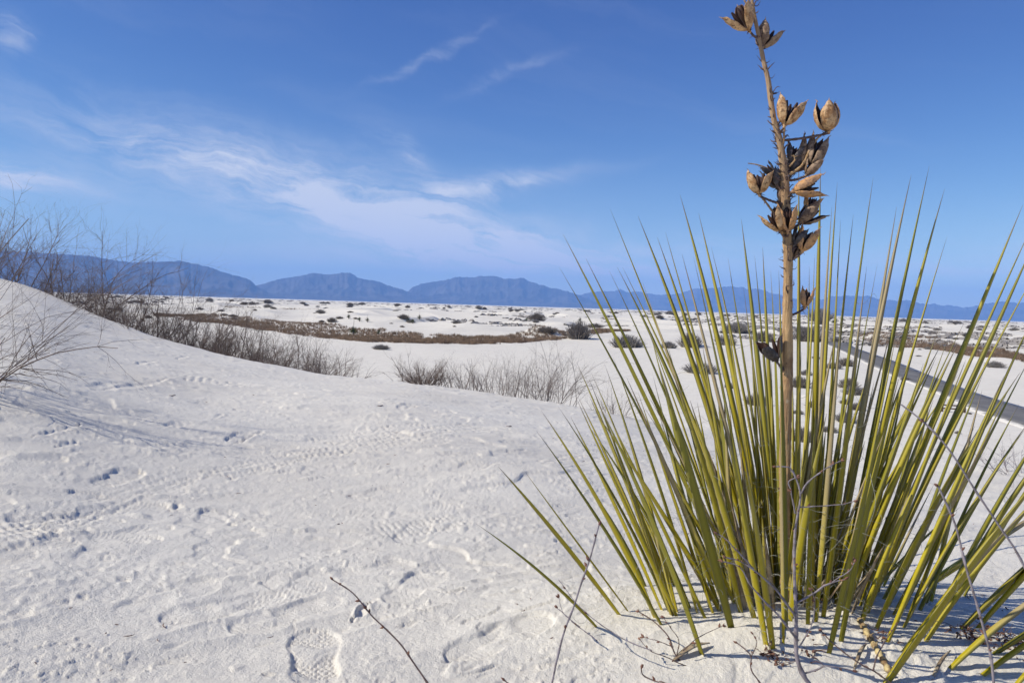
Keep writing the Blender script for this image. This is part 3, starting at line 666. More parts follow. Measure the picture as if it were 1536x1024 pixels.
# flower stalk
SY = YB[1] - .01
spx = [(1178, 930), (1178, 850), (1177, 760), (1177, 700), (1179, 620), (1181, 540), (1181, 470), (1182, 400), (1180, 340), (1177, 270), (1170, 215), (1160, 175), (1152, 120), (1146, 95), (1138, 55), (1130, 15), (1124, -25), (1116, -70)]
swd = [19, 19, 19, 20, 21, 19, 17.5, 16.5, 16, 15, 11.5, 9.5, 9, 8, 7, 6, 5, 3]
sp = resample(catmull([at_depth(x, y, SY) for x, y in spx], 6), 170)
zz = np.array([at_depth(x, y, SY)[2] for x, y in spx]); rad = np.interp(sp[:, 2], zz, swd) / 2 / F * SY * .80
node = np.zeros(len(sp))
for zn in np.arange(zz[0], zz[-1], .043): node += np.exp(-((sp[:, 2] - zn - .01 * math.sin(zn * 70)) / .0035) ** 2)
rad = rad * (1 + .10 * node + .03 * perlin(sp[:, 2] / .02, sp[:, 2] * 0, 70))
mb = MB(); mb.tube(sp, rad, 24)
Vt = mb.v[0].reshape(len(sp), 24, 3); an_ = np.arange(24) / 24 * 2 * np.pi; AA, ZZ = np.meshgrid(an_, sp[:, 2]); ns = perlin(np.cos(AA) * 2.6 + 9, np.sin(AA) * 2.6 + ZZ * 9, 120) + .8 * perlin(np.cos(AA) * 5.5, np.sin(AA) * 5.5 + ZZ * 14, 121) + .5 * perlin(AA * 0 + np.cos(AA) * 3, ZZ * 90 + np.sin(AA) * 3, 122)
mb.v[0] = (sp[:, None] + (Vt - sp[:, None]) * (1 + .18 * ns)[..., None]).reshape(-1, 3)
stalk = mb.build('flower_stalk', M['stalk'], yucca, YB)
def spt(py):
    i_ = np.argmin([abs(proj(p)[1] - py) for p in sp[::2]]); return sp[::2][i_], rad[::2][i_]
mb = MB()      # dark bract scraps and broken pedicels
for py in list(range(-10, 470, 7)) + [470, 490, 545, 600, 612, 640, 700, 735, 790]:
    c_, r_ = spt(py + rnd.uniform(-3, 3))
    for q_ in range(rnd.choice([2, 4, 6, 9]) if 190 < py < 400 else rnd.choice([0, 1, 2, 4]) if py < 440 else rnd.choice([1, 2])):
        a_ = rnd.uniform(0, 6.28); o_ = np.array([math.cos(a_), math.sin(a_), 0]); ln = rnd.uniform(.004, .016) * (.45 if py > 440 else 1)
        s_ = np.linspace(0, 1, 6)[:, None]; k1 = rnd.uniform(-1, 1)
        C = c_ + o_ * r_ * .9 + (o_ * s_ + np.array([0, 0, 1]) * (s_ * .7 + .4 * np.sin(s_ * 4 * k1))) * ln + np.array([o_[1], -o_[0], 0]) * np.sin(s_ * 4) * ln * .3 * k1
        mb.tube(C, np.interp(s_[:, 0], [0, .6, 1], [.0014, .0010, .0002]) * rnd.uniform(.6, 1.3), 4)
tag(mb.build('bract', M['twig_brown'], stalk, YB), kind='stuff')
def add_branch(pts, r0_, r1_, sides=7, mat='stalk'):
    C = resample(catmull([np.array(p) for p in pts], 6), 22); m_ = MB(); rr_ = np.linspace(r0_, r1_, 22) * (1 + .15 * np.array([math.sin(i * 2.1) for i in range(22)]))
    m_.tube(C, rr_, sides)
    for k in range(7):
        i_ = rnd.randrange(3, 21); dd = unit([rnd.gauss(0, 1), rnd.gauss(0, 1), rnd.gauss(0, 1)]); s_ = np.linspace(0, 1, 4)[:, None]
        m_.tube(C[i_] + dd * s_ * rnd.uniform(.004, .010), np.linspace(.001, .0002, 4), 4)
    return m_
def pod(base_px, tip_px, length_px, width_px, openness, mat, roll, dy=0.0, tiltdepth=0.0):
    """one dry capsule: three boat shaped valves joined at the base"""
    y = SY + dy; Bp = at_depth(*base_px, y); Tp = at_depth(*tip_px, y + tiltdepth); ax = unit(Tp - Bp)
    L = length_px / F * y * .97; W = width_px / 2 / F * y * .84; openness = openness * 1.3 + .08
    e1 = unit(np.cross(ax, [0.2, 1, .1])); e2 = np.cross(ax, e1); m_ = MB()
    nu, nv = 17, 11
    for v_ in range(3):
        th0 = roll + v_ * 2.094; L_ = L * rnd.uniform(.93, 1.05); opn = openness * rnd.uniform(.6, 1.3)
        U, Vv = np.meshgrid(np.linspace(0, 1, nu), np.linspace(-1, 1, nv), indexing='ij')
        prof = np.sin(np.pi * np.clip(U, 0, 1) ** .85) ** .62 * (1 - .25 * U)
        prof = np.maximum(prof, .04)
        wang = np.interp(U, [0, .3, .75, 1], [1.0, 1.04, .95, .35]) * .97
        ph = Vv * (wang * (1 + .16 * perlin(U * 5 + roll * 9, Vv * .6 + v_ * 3, 140)))
        def surf(off):
            rr_ = W * prof * (1 + .07 * np.cos(ph * 3)) - off
            # fluted outside: suture groove in the valve middle
            rr_ = rr_ - W * .07 * np.exp(-(ph / .13) ** 2) * np.sin(np.pi * U)
            th = th0 + ph; dr = np.cos(th)[..., None] * e1 + np.sin(th)[..., None] * e2
            out = math.cos(th0) * e1 + math.sin(th0) * e2; hinge = opn * U ** 1.6
            curl = np.clip(U - .82, 0, 1) * .55
            return Bp + ax * (U * L_ * np.cos(hinge * .8))[..., None] + dr * rr_[..., None] + out * ((hinge * L_ * .55) + curl * L_ * .35)[..., None]
        A_ = surf(0).reshape(-1, 3); dn = np.stack([perlin(A_[:, 0] / .009 + k * 5, A_[:, 2] / .009 + A_[:, 1] / .009, 130 + k) for k in range(3)], 1) * .0022
        A_ = A_ + dn; B_ = surf(.0014).reshape(-1, 3) + dn; idx = np.arange(nu * nv).reshape(nu, nv); N_ = nu * nv
        Qd = []
        for a in range(nu - 1):
            for b in range(nv - 1):
                Qd.append((idx[a, b], idx[a, b+1], idx[a+1, b+1], idx[a+1, b])); Qd.append((N_ + idx[a, b], N_ + idx[a+1, b], N_ + idx[a+1, b+1], N_ + idx[a, b+1]))
            Qd.append((idx[a, 0], idx[a+1, 0], N_ + idx[a+1, 0], N_ + idx[a, 0])); Qd.append((idx[a, nv-1], N_ + idx[a, nv-1], N_ + idx[a+1, nv-1], idx[a+1, nv-1]))
        for b in range(nv - 1): Qd.append((idx[nu-1, b], idx[nu-1, b+1], N_ + idx[nu-1, b+1], N_ + idx[nu-1, b]))
        m_.add(np.vstack([A_, B_]), Qd, np.r_[np.zeros(N_), np.ones(N_)])
        tipc = A_[idx[nu-1, nv // 2]]; out = math.cos(th0) * e1 + math.sin(th0) * e2; s_ = np.linspace(0, 1, 5)[:, None]
        m_.tube(tipc - ax * .002 + (ax * .7 + out * .5 * s_) * s_ * L * .13, np.linspace(.0016, .0002, 5), 5, attr=np.zeros(5))
        # inner partition with the seed stack
        s_ = np.linspace(.12, .8, 8)[:, None]; m_.tube(Bp + ax * s_ * L * .9 + out * W * (.25 + .5 * opn * s_), W * .22 * np.sin(np.pi * np.linspace(.1, .9, 8)) + .0004, 6, attr=np.ones(8))
    s_ = np.linspace(0, 1, 5)[:, None]; m_.tube(Bp - ax * .006 + ax * s_ * .012, np.interp(s_[:, 0], [0, .5, 1], [.002, .004, .0055]), 7, attr=np.zeros(5))
    for k in range(9):
        a_ = rnd.uniform(0, 6.28); dr = math.cos(a_) * e1 + math.sin(a_) * e2; s_ = np.linspace(0, 1, 4)[:, None]
        m_.tube(Bp + dr * .003 + (dr * s_ - ax * s_ * rnd.uniform(-.6, .8)) * rnd.uniform(.003, .010), np.linspace(.0009, .0002, 4), 4, attr=np.ones(4))
    o = m_.build('seed_pod', M[mat], stalk, YB)
    # pedicel from the stalk
    c_, r_ = spt(base_px[1] + 12); ped = add_branch([c_, (c_ + Bp) / 2 + np.array([0, 0, -.004]), Bp - ax * .004], .0028, .0022, 6); ped.build('pedicel', M['twig_brown'], stalk, YB)
    return o
PODS = [((1186, 243), (1199, 212), 34, 22, .5, 'pod_dark', .4, .004, .01), ((1170, 302), (1182, 272), 34, 20, .4, 'pod_grey', 1.1, .014, 0), ((1212, 320), (1222, 292), 34, 22, .5, 'pod_brown', .3, .01, 0), ((1192, 366), (1206, 342), 32, 22, .55, 'pod_dark', 2, -.006, 0), ((1210, 262), (1228, 238), 32, 22, .5, 'pod_grey', 1.9, -.005, 0), ((1160, 262), (1148, 250), 24, 16, .6, 'pod_dark', 1, -.005, 0), ((1124, 46), (1100, 6), 52, 36, .55, 'pod_brown', .2, -.01, -.01), ((1143, 72), (1156, 34), 44, 34, .5, 'pod_grey', 1.0, .012, .01),
        ((1177, 188), (1190, 146), 50, 38, .50, 'pod_brown', .5, -.012, 0), ((1243, 197), (1239, 148), 50, 42, .42, 'pod_brown', 1.6, -.01, 0),
        ((1216, 248), (1234, 206), 52, 34, .25, 'pod_grey', .3, .0, .01), ((1203, 252), (1213, 200), 54, 24, .2, 'pod_grey', .9, .012, 0),
        ((1139, 291), (1136, 252), 42, 36, .55, 'pod_brown', 2.6, -.015, 0), ((1166, 282), (1153, 248), 36, 26, .3, 'pod_dark', 0, .012, 0), ((1186, 262), (1193, 228), 36, 26, .4, 'pod_dark', 0, .014, .01),
        ((1190, 287), (1238, 272), 52, 30, .45, 'pod_orange', .7, -.018, 0), ((1172, 347), (1154, 312), 44, 30, .45, 'pod_brown', 2.2, -.016, 0), ((1182, 347), (1180, 305), 46, 28, .4, 'pod_orange', .4, -.02, -.01),
        ((1200, 335), (1230, 305), 48, 30, .5, 'pod_grey', 1.3, .0, 0), ((1203, 377), (1220, 338), 44, 30, .35, 'pod_orange', .2, -.008, 0), ((1165, 541), (1146, 502), 46, 32, .75, 'pod_dark', 1.2, -.012, 0),
        ((1207, 460), (1212, 432), 32, 20, .35, 'pod_orange', .6, .01, 0), ((1188, 388), (1196, 358), 40, 24, .3, 'pod_grey', .6, .012, 0), ((1160, 325), (1192, 300), 30, 18, .4, 'pod_dark', .6, .015, 0)]
for a in PODS: pod(*a)
for pts, r0_, r1_ in [([(1184, 262), (1203, 248), (1215, 225), (1226, 208), (1240, 197)], .0028, .002), ([(1176, 330), (1160, 318), (1150, 305), (1139, 292)], .0026, .0018), ([(1172, 262), (1150, 252), (1135, 247), (1122, 245)], .0022, .0010),
                     ([(1168, 235), (1175, 215), (1176, 200), (1177, 190)], .0022, .002), ([(1134, 25), (1122, 10), (1112, -6)], .0018, .0010), ([(1184, 250), (1192, 240), (1190, 232)], .002, .001)]:
    add_branch([at_depth(x, y, SY - .004) for x, y in pts], r0_, r1_).build('branchlet', M['stalk'], stalk, YB)

# ================================================================== SHRUB GENERATOR
def grow(mb_, rg, P, d, length, rad, level, arch, wig, maxl, side_n, sides=4):
    n_ = 9 if level == 0 else (7 if level == 1 else 5); step = length / (n_ - 1); pts = [np.array(P)]; D_ = unit(d)
    for i_ in range(n_ - 1):
        D_ = unit(D_ + np.array([rg.gauss(0, wig), rg.gauss(0, wig), rg.gauss(0, wig) - arch * (i_ / n_)])); pts.append(pts[-1] + D_ * step)
    pts = np.array(pts); rs = rad * np.linspace(1, .28, n_); mb_.tube(pts, rs, sides if level == 0 else 3)
    if level < maxl:
        for k in range(side_n[level]):
            i_ = rg.randrange(1 if level else 2, n_ - 1); a = unit(np.cross(pts[i_ + 1] - pts[i_], [rg.gauss(0, 1), rg.gauss(0, 1), rg.gauss(0, 1)]))
            dd = unit(unit(pts[i_ + 1] - pts[i_]) + a * rg.uniform(.5, 1.1) + np.array([0, 0, .15]))
            grow(mb_, rg, pts[i_], dd, length * rg.uniform(.25, .5), rs[i_] * .62, level + 1, arch * .6, wig * 1.7, maxl, side_n, sides)
def shrub_mesh(name, seed, n, h, spread, rad, arch, wig, side_n, mat, maxl=2, basew=.15, lean=(0, 0)):
    rg = random.Random(seed); m_ = MB()
    for k in range(n):
        a = rg.uniform(0, 6.283); s = rg.uniform(0, spread); P = np.array([math.cos(a) * basew * rg.random(), math.sin(a) * basew * rg.random(), -.04])
        d = np.array([math.cos(a) * s + lean[0], math.sin(a) * s + lean[1], 1.0]); grow(m_, rg, P, d, h * rg.uniform(.45, 1.1), rad * rg.choice([.55, .7, .9, 1.2, 1.7]), 0, arch, wig, maxl, side_n)
    return m_.build(name, M[mat])
def inst(src, loc, s=1.0, rot=0.0, sz=None, name=None):
    o = src.copy(); COL.objects.link(o); o.location = [float(c) for c in loc]; o.rotation_euler = (0, 0, rot); o.scale = (s, s, sz if sz else s)
    return o
def place(o, loc, s=1.0, rot=0.0, sz=None):
    o.location = [float(c) for c in loc]; o.rotation_euler = (0, 0, rot); o.scale = (s, s, sz if sz else s); return o
def polar(px, r):
    a = px_az(px); return np.array([math.sin(a) * r, math.cos(a) * r, float(H(math.sin(a) * r, math.cos(a) * r))])
def at_px(px, py): return hit(px, py, 12)
# --- shrub at the left frame edge, arching over the sand
m_ = shrub_mesh('bare_shrub', 11, 14, .88, .85, .0032, .12, .11, (9, 5), 'shrub', basew=.18, lean=(.25, -.05))
place(m_, polar(-130, 4.3), 1.0, 0); tag(m_, 'leafless grey shrub at the left photo edge, branches arching low over the sand', 'shrub')
m_ = shrub_mesh('bare_shrub', 12, 6, .95, .35, .0026, .18, .07, (12, 5), 'shrub', basew=.05, lean=(1.3, -.25))
place(m_, polar(-60, 3.9), 1.0, 0); tag(m_, 'low spreading bare branches reaching right over the sand from the left edge', 'shrub')
m_ = shrub_mesh('bare_shrub', 13, 11, .95, .7, .005, .05, .10, (8, 5), 'shrub', basew=.35)
place(m_, polar(-20, 13.6), 1.05, 0); tag(m_, 'tall leafless shrub on the dune crest at the far left, tips rising above the mountains', 'shrub')
def crest(px, r_):     # distance just behind the crest, and the size that goes with it
    R_ = float(np.interp(px, TXF, TRF)); R0 = float(np.interp(px, [0, 105, 246, 400], [6.2, 7, 7.5, 8])); n_ = R_ + (r_ - R0) * .9
    return n_, n_ / r_
# --- row of shrubs along the back of the crest
RSH = [(22, 7.2, 1.05, 21, 'slender bare shrub behind the dune crest, second from the left frame edge'), (110, 8.0, 1.22, 22, 'tall thin twiggy shrub rising behind the crest, in front of the leftmost mountain'),
       (165, 8.2, 1.0, 23, 'grey twiggy shrub behind the crest, with upright branches crossing the mountain'), (225, 8.8, 1.05, 24, 'wide leafless shrub behind the crest, one long branch slanting up to the right'),
       (285, 9.2, .80, 25, 'dense brown grey shrub behind the crest below the end of the leftmost mountain'), (335, 9.3, .85, 26, 'leafless shrub behind the crest below the gap between the two left mountains'),
       (385, 9.6, 1.0, 27, 'sparse tall shrub whose single top twigs reach the gap between the mountains'), (430, 9.6, .78, 28, 'open branched bare shrub in front of the brown grass strip'), (470, 9.7, .66, 29, 'last open bare shrub of the crest row, right of its neighbours'), (60, 8.4, .95, 20, 'thick tangle of bare stems behind the crest near the left edge')]
for (px, r_, h_, seed, lab) in RSH:
    m_ = shrub_mesh('bare_shrub', seed, 22, h_, 1.0, .0042, .03, .11, (9, 7), 'shrub', basew=.42)
    r_, s_ = crest(px, r_); s_ *= .66 if px < 200 else .86; place(m_, polar(px, r_), s_, 0); tag(m_, lab, 'shrub', 'bare shrubs behind the dune crest')
for k_, (px, r_, lab) in enumerate([(75, 8.0, 'low dense thicket of bare twigs nearest the left edge of the photo'), (132, 8.3, 'low dense thicket of bare twigs under the foot of the leftmost mountain'), (190, 8.6, 'low dense thicket of bare twigs filling the gap behind the crest on the left'), (255, 9.2, 'low dense thicket of bare twigs second along the crest'), (310, 9.6, 'low dense thicket of bare twigs third along the crest'), (365, 9.8, 'low dense thicket of bare twigs fourth along the crest'), (412, 9.9, 'low dense thicket of bare twigs where the crest row thins out')]):
    m_ = shrub_mesh('bare_thicket', 40 + k_, 85, .62, 1.5, .0036, .02, .12, (9, 6), 'shrub', basew=.6)
    r_, s_ = crest(px, r_); s_ *= .66 if px < 200 else .86; place(m_, polar(px, r_), s_ * (.85 if px < 180 else 1.25), 0); tag(m_, lab, 'shrub', 'low thickets behind the dune crest')
m_ = shrub_mesh('dry_grass_clump', 49, 40, .38, 1.0, .0022, .03, .06, (2, 1), 'shrub_pale', maxl=1, basew=.35)
place(m_, polar(500, 9.2), 1.0, 0); tag(m_, 'faint pale dry stems at the right end of the shrub row', 'dry stems')
# --- middle group behind the crest
def low(name, seed, px, r_, n, h, spread, rad, arch, side, mat, lab, maxl=2, basew=.2, cat='shrub'):
    m_ = shrub_mesh(name, seed, n, h, spread, rad, arch, .09, side, mat, maxl, basew); place(m_, polar(px, r_), 1.0, 0); tag(m_, lab, cat); return m_
low('bare_shrub', 51, 636, 8.6, 90, .36, 1.6, .0028, .02, (7, 4), 'shrub', 'low dense dark twiggy mound on the crest left of the tall dry stems', basew=.20)
low('dry_stem_clump', 52, 762, 8.7, 95, .50, .55, .0022, .05, (6, 3), 'shrub_pale', 'clump of tall thin upright dry stems in the middle of the crest', basew=.55)
low('dry_stem_clump', 53, 700, 8.8, 34, .38, .7, .0026, .05, (5, 2), 'shrub_pale', 'thin sparse dry stems between the dark twiggy mound and the upright clump', basew=.35)
low('bare_shrub', 54, 822, 8.5, 60, .72, 1.1, .0022, .30, (7, 3), 'shrub_pale', 'pale shrub with long stems arching over to the right beside the yucca leaves', basew=.32)
low('bare_shrub', 55, 925, 8.2, 34, .30, 1.3, .0022, .06, (6, 3), 'shrub_pale', 'small wispy shrub half hidden by the left yucca leaves', basew=.2)
low('bare_shrub', 56, 1550, 6.6, 30, .34, 1.5, .0022, .05, (6, 4), 'twig_grey', 'fine grey twigs at the right edge of the photo, above the yucca shadow', basew=.2)

# ================================================================== FAR VEGETATION
def brush_mesh(name, seed, mat, n=420, w_=1.0, h_=.5, thick=.013):
    rg = random.Random(seed); m_ = MB()
    for k in range(n):
        a = rg.uniform(0, 6.283); e = rg.random() ** .8; rx = e * w_ / 2
        b = np.array([math.cos(a) * rx * .35, math.sin(a) * rx * .35, -.12]); t_ = np.array([math.cos(a) * rx * rg.uniform(.8, 1.1), math.sin(a) * rx * rg.uniform(.8, 1.1), h_ * math.sqrt(max(0, 1 - e * e * .85)) * rg.uniform(.6, 1.1)])
        mid = (b + t_) / 2 + np.array([rg.gauss(0, .04), rg.gauss(0, .04), .03]) * w_
        m_.tube(np.array([b, mid, t_]), np.array([thick, thick * .8, thick * .25]) * w_ * rg.uniform(.6, 1.2), 3)
    return m_.build(name, M[mat])
protos = [brush_mesh('far_shrub', 81, 'brush'), brush_mesh('far_shrub', 82, 'brush_grey'), brush_mesh('far_shrub', 83, 'brush', 300, 1.0, .36), brush_mesh('far_shrub', 84, 'brush_grey', 520, 1.0, .42)]
used = [False] * 4
def far_shrub(loc, w_, kind, label, group=None, hs=1.0, cat='shrub'):
    if used[kind]: o = protos[kind].copy(); COL.objects.link(o)
    else: o = protos[kind]; used[kind] = True
    o.location = [float(c) for c in loc]; o.rotation_euler = (0, 0, rnd.uniform(0, 6.28)); o.scale = (w_, w_ * rnd.uniform(.8, 1.2), w_ * hs)
    for k in ('group',): 
        if k in o: del o[k]
    tag(o, label, cat, group); return o
SP = [  # px, py(base), width px, kind, height factor, label
    (868, 508, 46, 0, 1.15, 'dark dome shaped shrub on the white flat, left of the yucca leaves'), (940, 521, 56, 3, .8, 'broad pale grey shrub partly behind the left yucca leaves'), (805, 481, 34, 0, .7, 'dark shrub on a white dune right of the brown patch of sand'),
    (605, 477, 24, 2, .7, 'small round brown shrub on the bare dune in the middle distance'), (822, 498, 40, 2, .6, 'brown shrub capping the sand mound behind the grass strip'), (1035, 520, 46, 0, .9, 'brown shrub behind the middle of the left yucca leaves'),
    (572, 524, 30, 3, .6, 'pale shrub at the front edge of the brown grass strip'), (1003, 522, 30, 3, .8, 'pale shrub just left of the brown one behind the yucca leaves'), (893, 491, 36, 2, .5, 'flat dark shrub on the crest of the low dune behind the dome shaped one'), (1358, 570, 20, 1, .5, 'faint low shrub beside the far lane edge'),
    (1492, 551, 36, 1, .55, 'flat silvery grey shrub alone on the sand beyond the road'), (685, 485, 16, 1, .6, 'lone grey tuft on the smooth dune beyond the grass strip'), (498, 483, 20, 0, .7, 'dark shrub beside the far left small yuccas'), (616, 484, 18, 1, .6, 'grey shrub just in front of the small round brown one')]
for (px, py, wpx, kd, hs, lab) in SP:
    p = at_px(px, py); far_shrub(p, wpx / F * p[1], kd, lab, None, hs)
for k_, (px, py, wpx, kd) in enumerate([(1205, 560, 26, 1), (1215, 585, 30, 0), (1222, 530, 24, 1), (1240, 555, 26, 3), (1262, 575, 30, 0), (1210, 622, 34, 3), (1235, 610, 24, 0), (1255, 635, 30, 1), (1275, 610, 26, 0), (1290, 585, 24, 3), (1205, 655, 30, 0), (1300, 620, 22, 0), (1232, 650, 24, 3),
                                       (1200, 500, 26, 1), (1228, 505, 30, 0), (1250, 520, 28, 3), (1268, 545, 24, 0), (1110, 505, 30, 3), (1140, 520, 26, 0), (1080, 515, 24, 1), (1428, 642, 8, 0), (1060, 560, 30, 3), (1090, 580, 26, 1), (1130, 600, 30, 0), (1330, 640, 14, 2), (1240, 490, 30, 0), (1215, 480, 26, 1)]):
    p = at_px(px + rnd.uniform(-16, 16), py + rnd.uniform(-9, 9)); far_shrub(p, wpx / F * p[1] * rnd.uniform(.6, 1.9), kd, 'grey brown shrub on the slope between the yucca and the road', 'shrubs on the slope behind the yucca', .75)
cnt = 0; FARP = []
while cnt < 165:
    px = rnd.uniform(-60, 1600); yh = 434 + px * .031 + 24.5 * 0; below = 6 + 52 * rnd.random() ** 1.9; py = yh + below
    if px < 1230 and below > 38: continue
    if px > 500 and px < 1230 and below > 10 and rnd.random() < .75: continue
    if px > 1230: 
        if below > 30 and rnd.random() < .3: continue
    if perlin(px / 60, py / 9, 90) < -.05 + rnd.uniform(-.2, .1): continue
    p = at_px(px, py); 
    if p[1] > 1500 or p[1] < 60 or road_dist(p[0], p[1]) < 7: continue
    far_shrub(p, rnd.uniform(6, 19) / F * p[1] * (1.0 if p[1] < 500 else .9), rnd.choice([0, 1, 2, 3, 0]), 'small grey brown shrub among many dotting the far white dunes', 'shrubs dotting the far dunes', rnd.uniform(.35, .75)); cnt += 1
# scrub too far away to count
m_ = MB(); rg = random.Random(5); c_ = 0
while c_ < 3800:
    az_ = rg.uniform(-R(37), R(37)); r_ = 210 * (3200 / 210) ** rg.random() ; x, y = r_ * math.sin(az_), r_ * math.cos(az_)
    if perlin(x / 110, y / 260, 91) + .35 * perlin(x / 30, y / 60, 92) < -.05 + (.10 if az_ < .25 else -.05): continue
    if -.22 < az_ < .20 and r_ < 900 and rg.random() < .75: continue
    c_ += 1; z = None; s = rg.uniform(.8, 2.6) * (1 + r_ / 1500)
    for q_ in range(7):
        a = rg.uniform(0, 6.28); bx, by = x + rg.gauss(0, s * .5), y + rg.gauss(0, s * .4); 
        m_._p = getattr(m_, '_p', []); m_._p.append((bx, by, math.cos(a), math.sin(a), s * rg.uniform(.25, .6), s * rg.uniform(.14, .30)))
A_ = np.array(m_._p); zz_ = H(A_[:, 0], A_[:, 1]); b0 = np.stack([A_[:, 0], A_[:, 1], zz_], -1); ca, sa, wd, ht = A_[:, 2], A_[:, 3], A_[:, 4], A_[:, 5]
dirv = np.stack([ca, sa, ca * 0], -1); nrm = np.stack([-sa, ca, ca * 0], -1)
vs = []   # little wedge shaped clumps: five vertices each, apex plus four base corners
for f1, f2, hz_ in ((-1, -.5, -.1), (1, -.5, -.1), (1, .5, -.1), (-1, .5, -.1), (-.45, 0, 1), (.45, 0, .8)):
    vs.append(b0 + dirv * (wd * f1)[:, None] + nrm * (wd * f2)[:, None] + np.array([0, 0, 1]) * (ht * hz_)[:, None])
V = np.stack(vs, 1).reshape(-1, 3); o_ = np.arange(len(A_))[:, None] * 6
Q = np.concatenate([o_ + np.array([[0, 1, 5, 4]]), o_ + np.array([[2, 3, 4, 5]]), o_ + np.array([[1, 2, 5, 5]]), o_ + np.array([[3, 0, 4, 4]])])
Q = Q[(Q[:, 2] != Q[:, 3])]
sc_ = mesh_np('scrub', V, Q, M['brush_grey'], smooth=False); tag(sc_, 'dark low scrub speckling the white dunes out to the horizon', 'scrub', kind='stuff')
# brown grass strips on the flats
def grass(name, xs, yc, ht, n, label, hgt=.5, mat='grass', seed=1):
    rg = np.random.RandomState(seed); px = rg.uniform(xs[0], xs[-1], n); c0 = np.interp(px, xs, yc); h0 = np.interp(px, xs, ht); py = c0 + rg.uniform(-1, 1, n) * h0 + 1.5 * perlin(px / 22, px * 0, 95)
    d = fwd[None] + rgt[None] * ((px - 768) / F)[:, None] + upv[None] * ((512 - py) / F)[:, None]; t = -(HC - .1) / d[:, 2]; P = CAM + d * t[:, None]
    ok = (P[:, 1] > 30) & (P[:, 1] < 900) & (road_dist(P[:, 0], P[:, 1]) > 4); P = P[ok]; P[:, 2] = H(P[:, 0], P[:, 1])
    keep = perlin(P[:, 0] / 5, P[:, 1] / 8, 96) > -.28; P = P[keep]
    nb = 6; P = np.repeat(P, nb, 0); n_ = len(P); P[:, :2] += rg.normal(0, .16, (n_, 2)); a = rg.uniform(0, 6.28, n_); dr = np.stack([np.cos(a), np.sin(a), a * 0], -1); sd = np.stack([-np.sin(a), np.cos(a), a * 0], -1)
    hh = hgt * rg.uniform(.45, 1.25, n_); w0 = rg.uniform(.02, .045, n_); up_ = np.array([0, 0, 1.0])
    base = P - up_ * .05; midp = P + dr * (hh * .15)[:, None] + up_ * (hh * .55)[:, None]; top = P + dr * (hh * rg.uniform(.2, .6, n_))[:, None] + up_ * hh[:, None]
    ring = []
    for c_, f_ in ((base, 1), (midp, .8), (top, .15)):
        for k in range(3):
            an = k * 2.094; ring.append(c_ + sd * (w0 * f_ * math.cos(an))[:, None] + dr * (w0 * f_ * math.sin(an))[:, None])
    V = np.stack(ring, 1).reshape(-1, 3); o = np.arange(n_)[:, None] * 9; Q = []
    for l_ in (0, 3):
        for k in range(3): Q.append(o + np.array([[l_ + k, l_ + (k + 1) % 3, l_ + 3 + (k + 1) % 3, l_ + 3 + k]]))
    ob = mesh_np(name, V, np.concatenate(Q), M[mat]); tag(ob, label, 'grass', kind='stuff')
grass('dry_grass', [230, 300, 400, 480, 550, 650, 750, 850, 945], [478, 483, 490, 497, 506, 510, 511, 507, 500], [2, 4, 6.5, 9, 7.5, 5.5, 4.5, 3, 1], 9500, 'long strip of brown dry grass across the flat left of centre')
grass('dry_grass', [330, 380, 430, 490], [463, 466, 469, 471], [2, 3, 3, 1.5], 1500, 'thin brown strip of dry grass farther back on the left', seed=2)
grass('dry_grass', [1286, 1310, 1360, 1440, 1500, 1600], [505, 511, 516, 527, 537, 548], [2, 6, 6, 6, 6, 6], 5200, 'band of brown dry grass beyond the road on the right', .6, seed=3)
grass('dry_grass', [660, 700, 760], [466, 466, 467], [1, 2.2, 1], 700, 'small brown grass patch in front of the far mesa', seed=4)
# small soaptree yuccas far out on the flat
def small_yucca(seed, stalk_):
    rg = random.Random(seed); e = empty('small_yucca', (0, 0, 0)); m_ = MB()
    m_.tube(np.array([[0, 0, -.3], [.02, 0, .1], [0, .02, .45]]), np.array([.16, .15, .10]), 7); m_.build('trunk', M['brush'], e)
    m_ = MB()
    for k in range(70):
        a = rg.uniform(0, 6.28); el = rg.uniform(-.5, 1.45); d = np.array([math.cos(a) * math.cos(el), math.sin(a) * math.cos(el), math.sin(el)]); L = rg.uniform(.42, .62)
        m_.tube(np.array([[0, 0, .42], [0, 0, .42] + d * L * .6, [0, 0, .42] + d * L * 1.25]), np.array([.022, .022, .004]), 3)
    m_.build('crown', M['green'], e)
    if stalk_:
        m_ = MB(); m_.tube(np.array([[0, 0, .5], [.03, 0, 1.3], [.05, 0, 1.9]]), np.array([.03, .025, .015]), 5); m_.build('flower_stalk', M['brush'], e)
    return e
ys = [small_yucca(1, False), small_yucca(2, True)]; firsty = [True, True]
YL = [(530, 503, 16, 1, 'tallest small yucca, standing at the back edge of the brown grass strip'), (568, 502, 9, 0, 'round small yucca at the back edge of the grass strip, right of the tallest'), (523, 478, 8, 0, 'leftmost small yucca on the white rise behind the grass strip'), (539, 482, 8, 0, 'small yucca on the rise just above the tallest one'),
      (551, 483, 8, 1, 'thin stalked small yucca in the middle of the group on the rise'), (612, 484, 9, 1, 'small yucca pair member left on the rise behind the grass strip'), (619, 485, 8, 0, 'small yucca pair member right on the rise behind the grass strip'), (629, 479, 8, 1, 'rightmost small yucca with a stalk on the rise'),
      (1252, 488, 14, 0, 'small dark yucca beside the far bend of the road'), (870, 483, 8, 0, 'lone small yucca in front of the shaded dune slope'), (790, 482, 7, 0, 'small dark yucca at the left end of the dark dune shrub')]
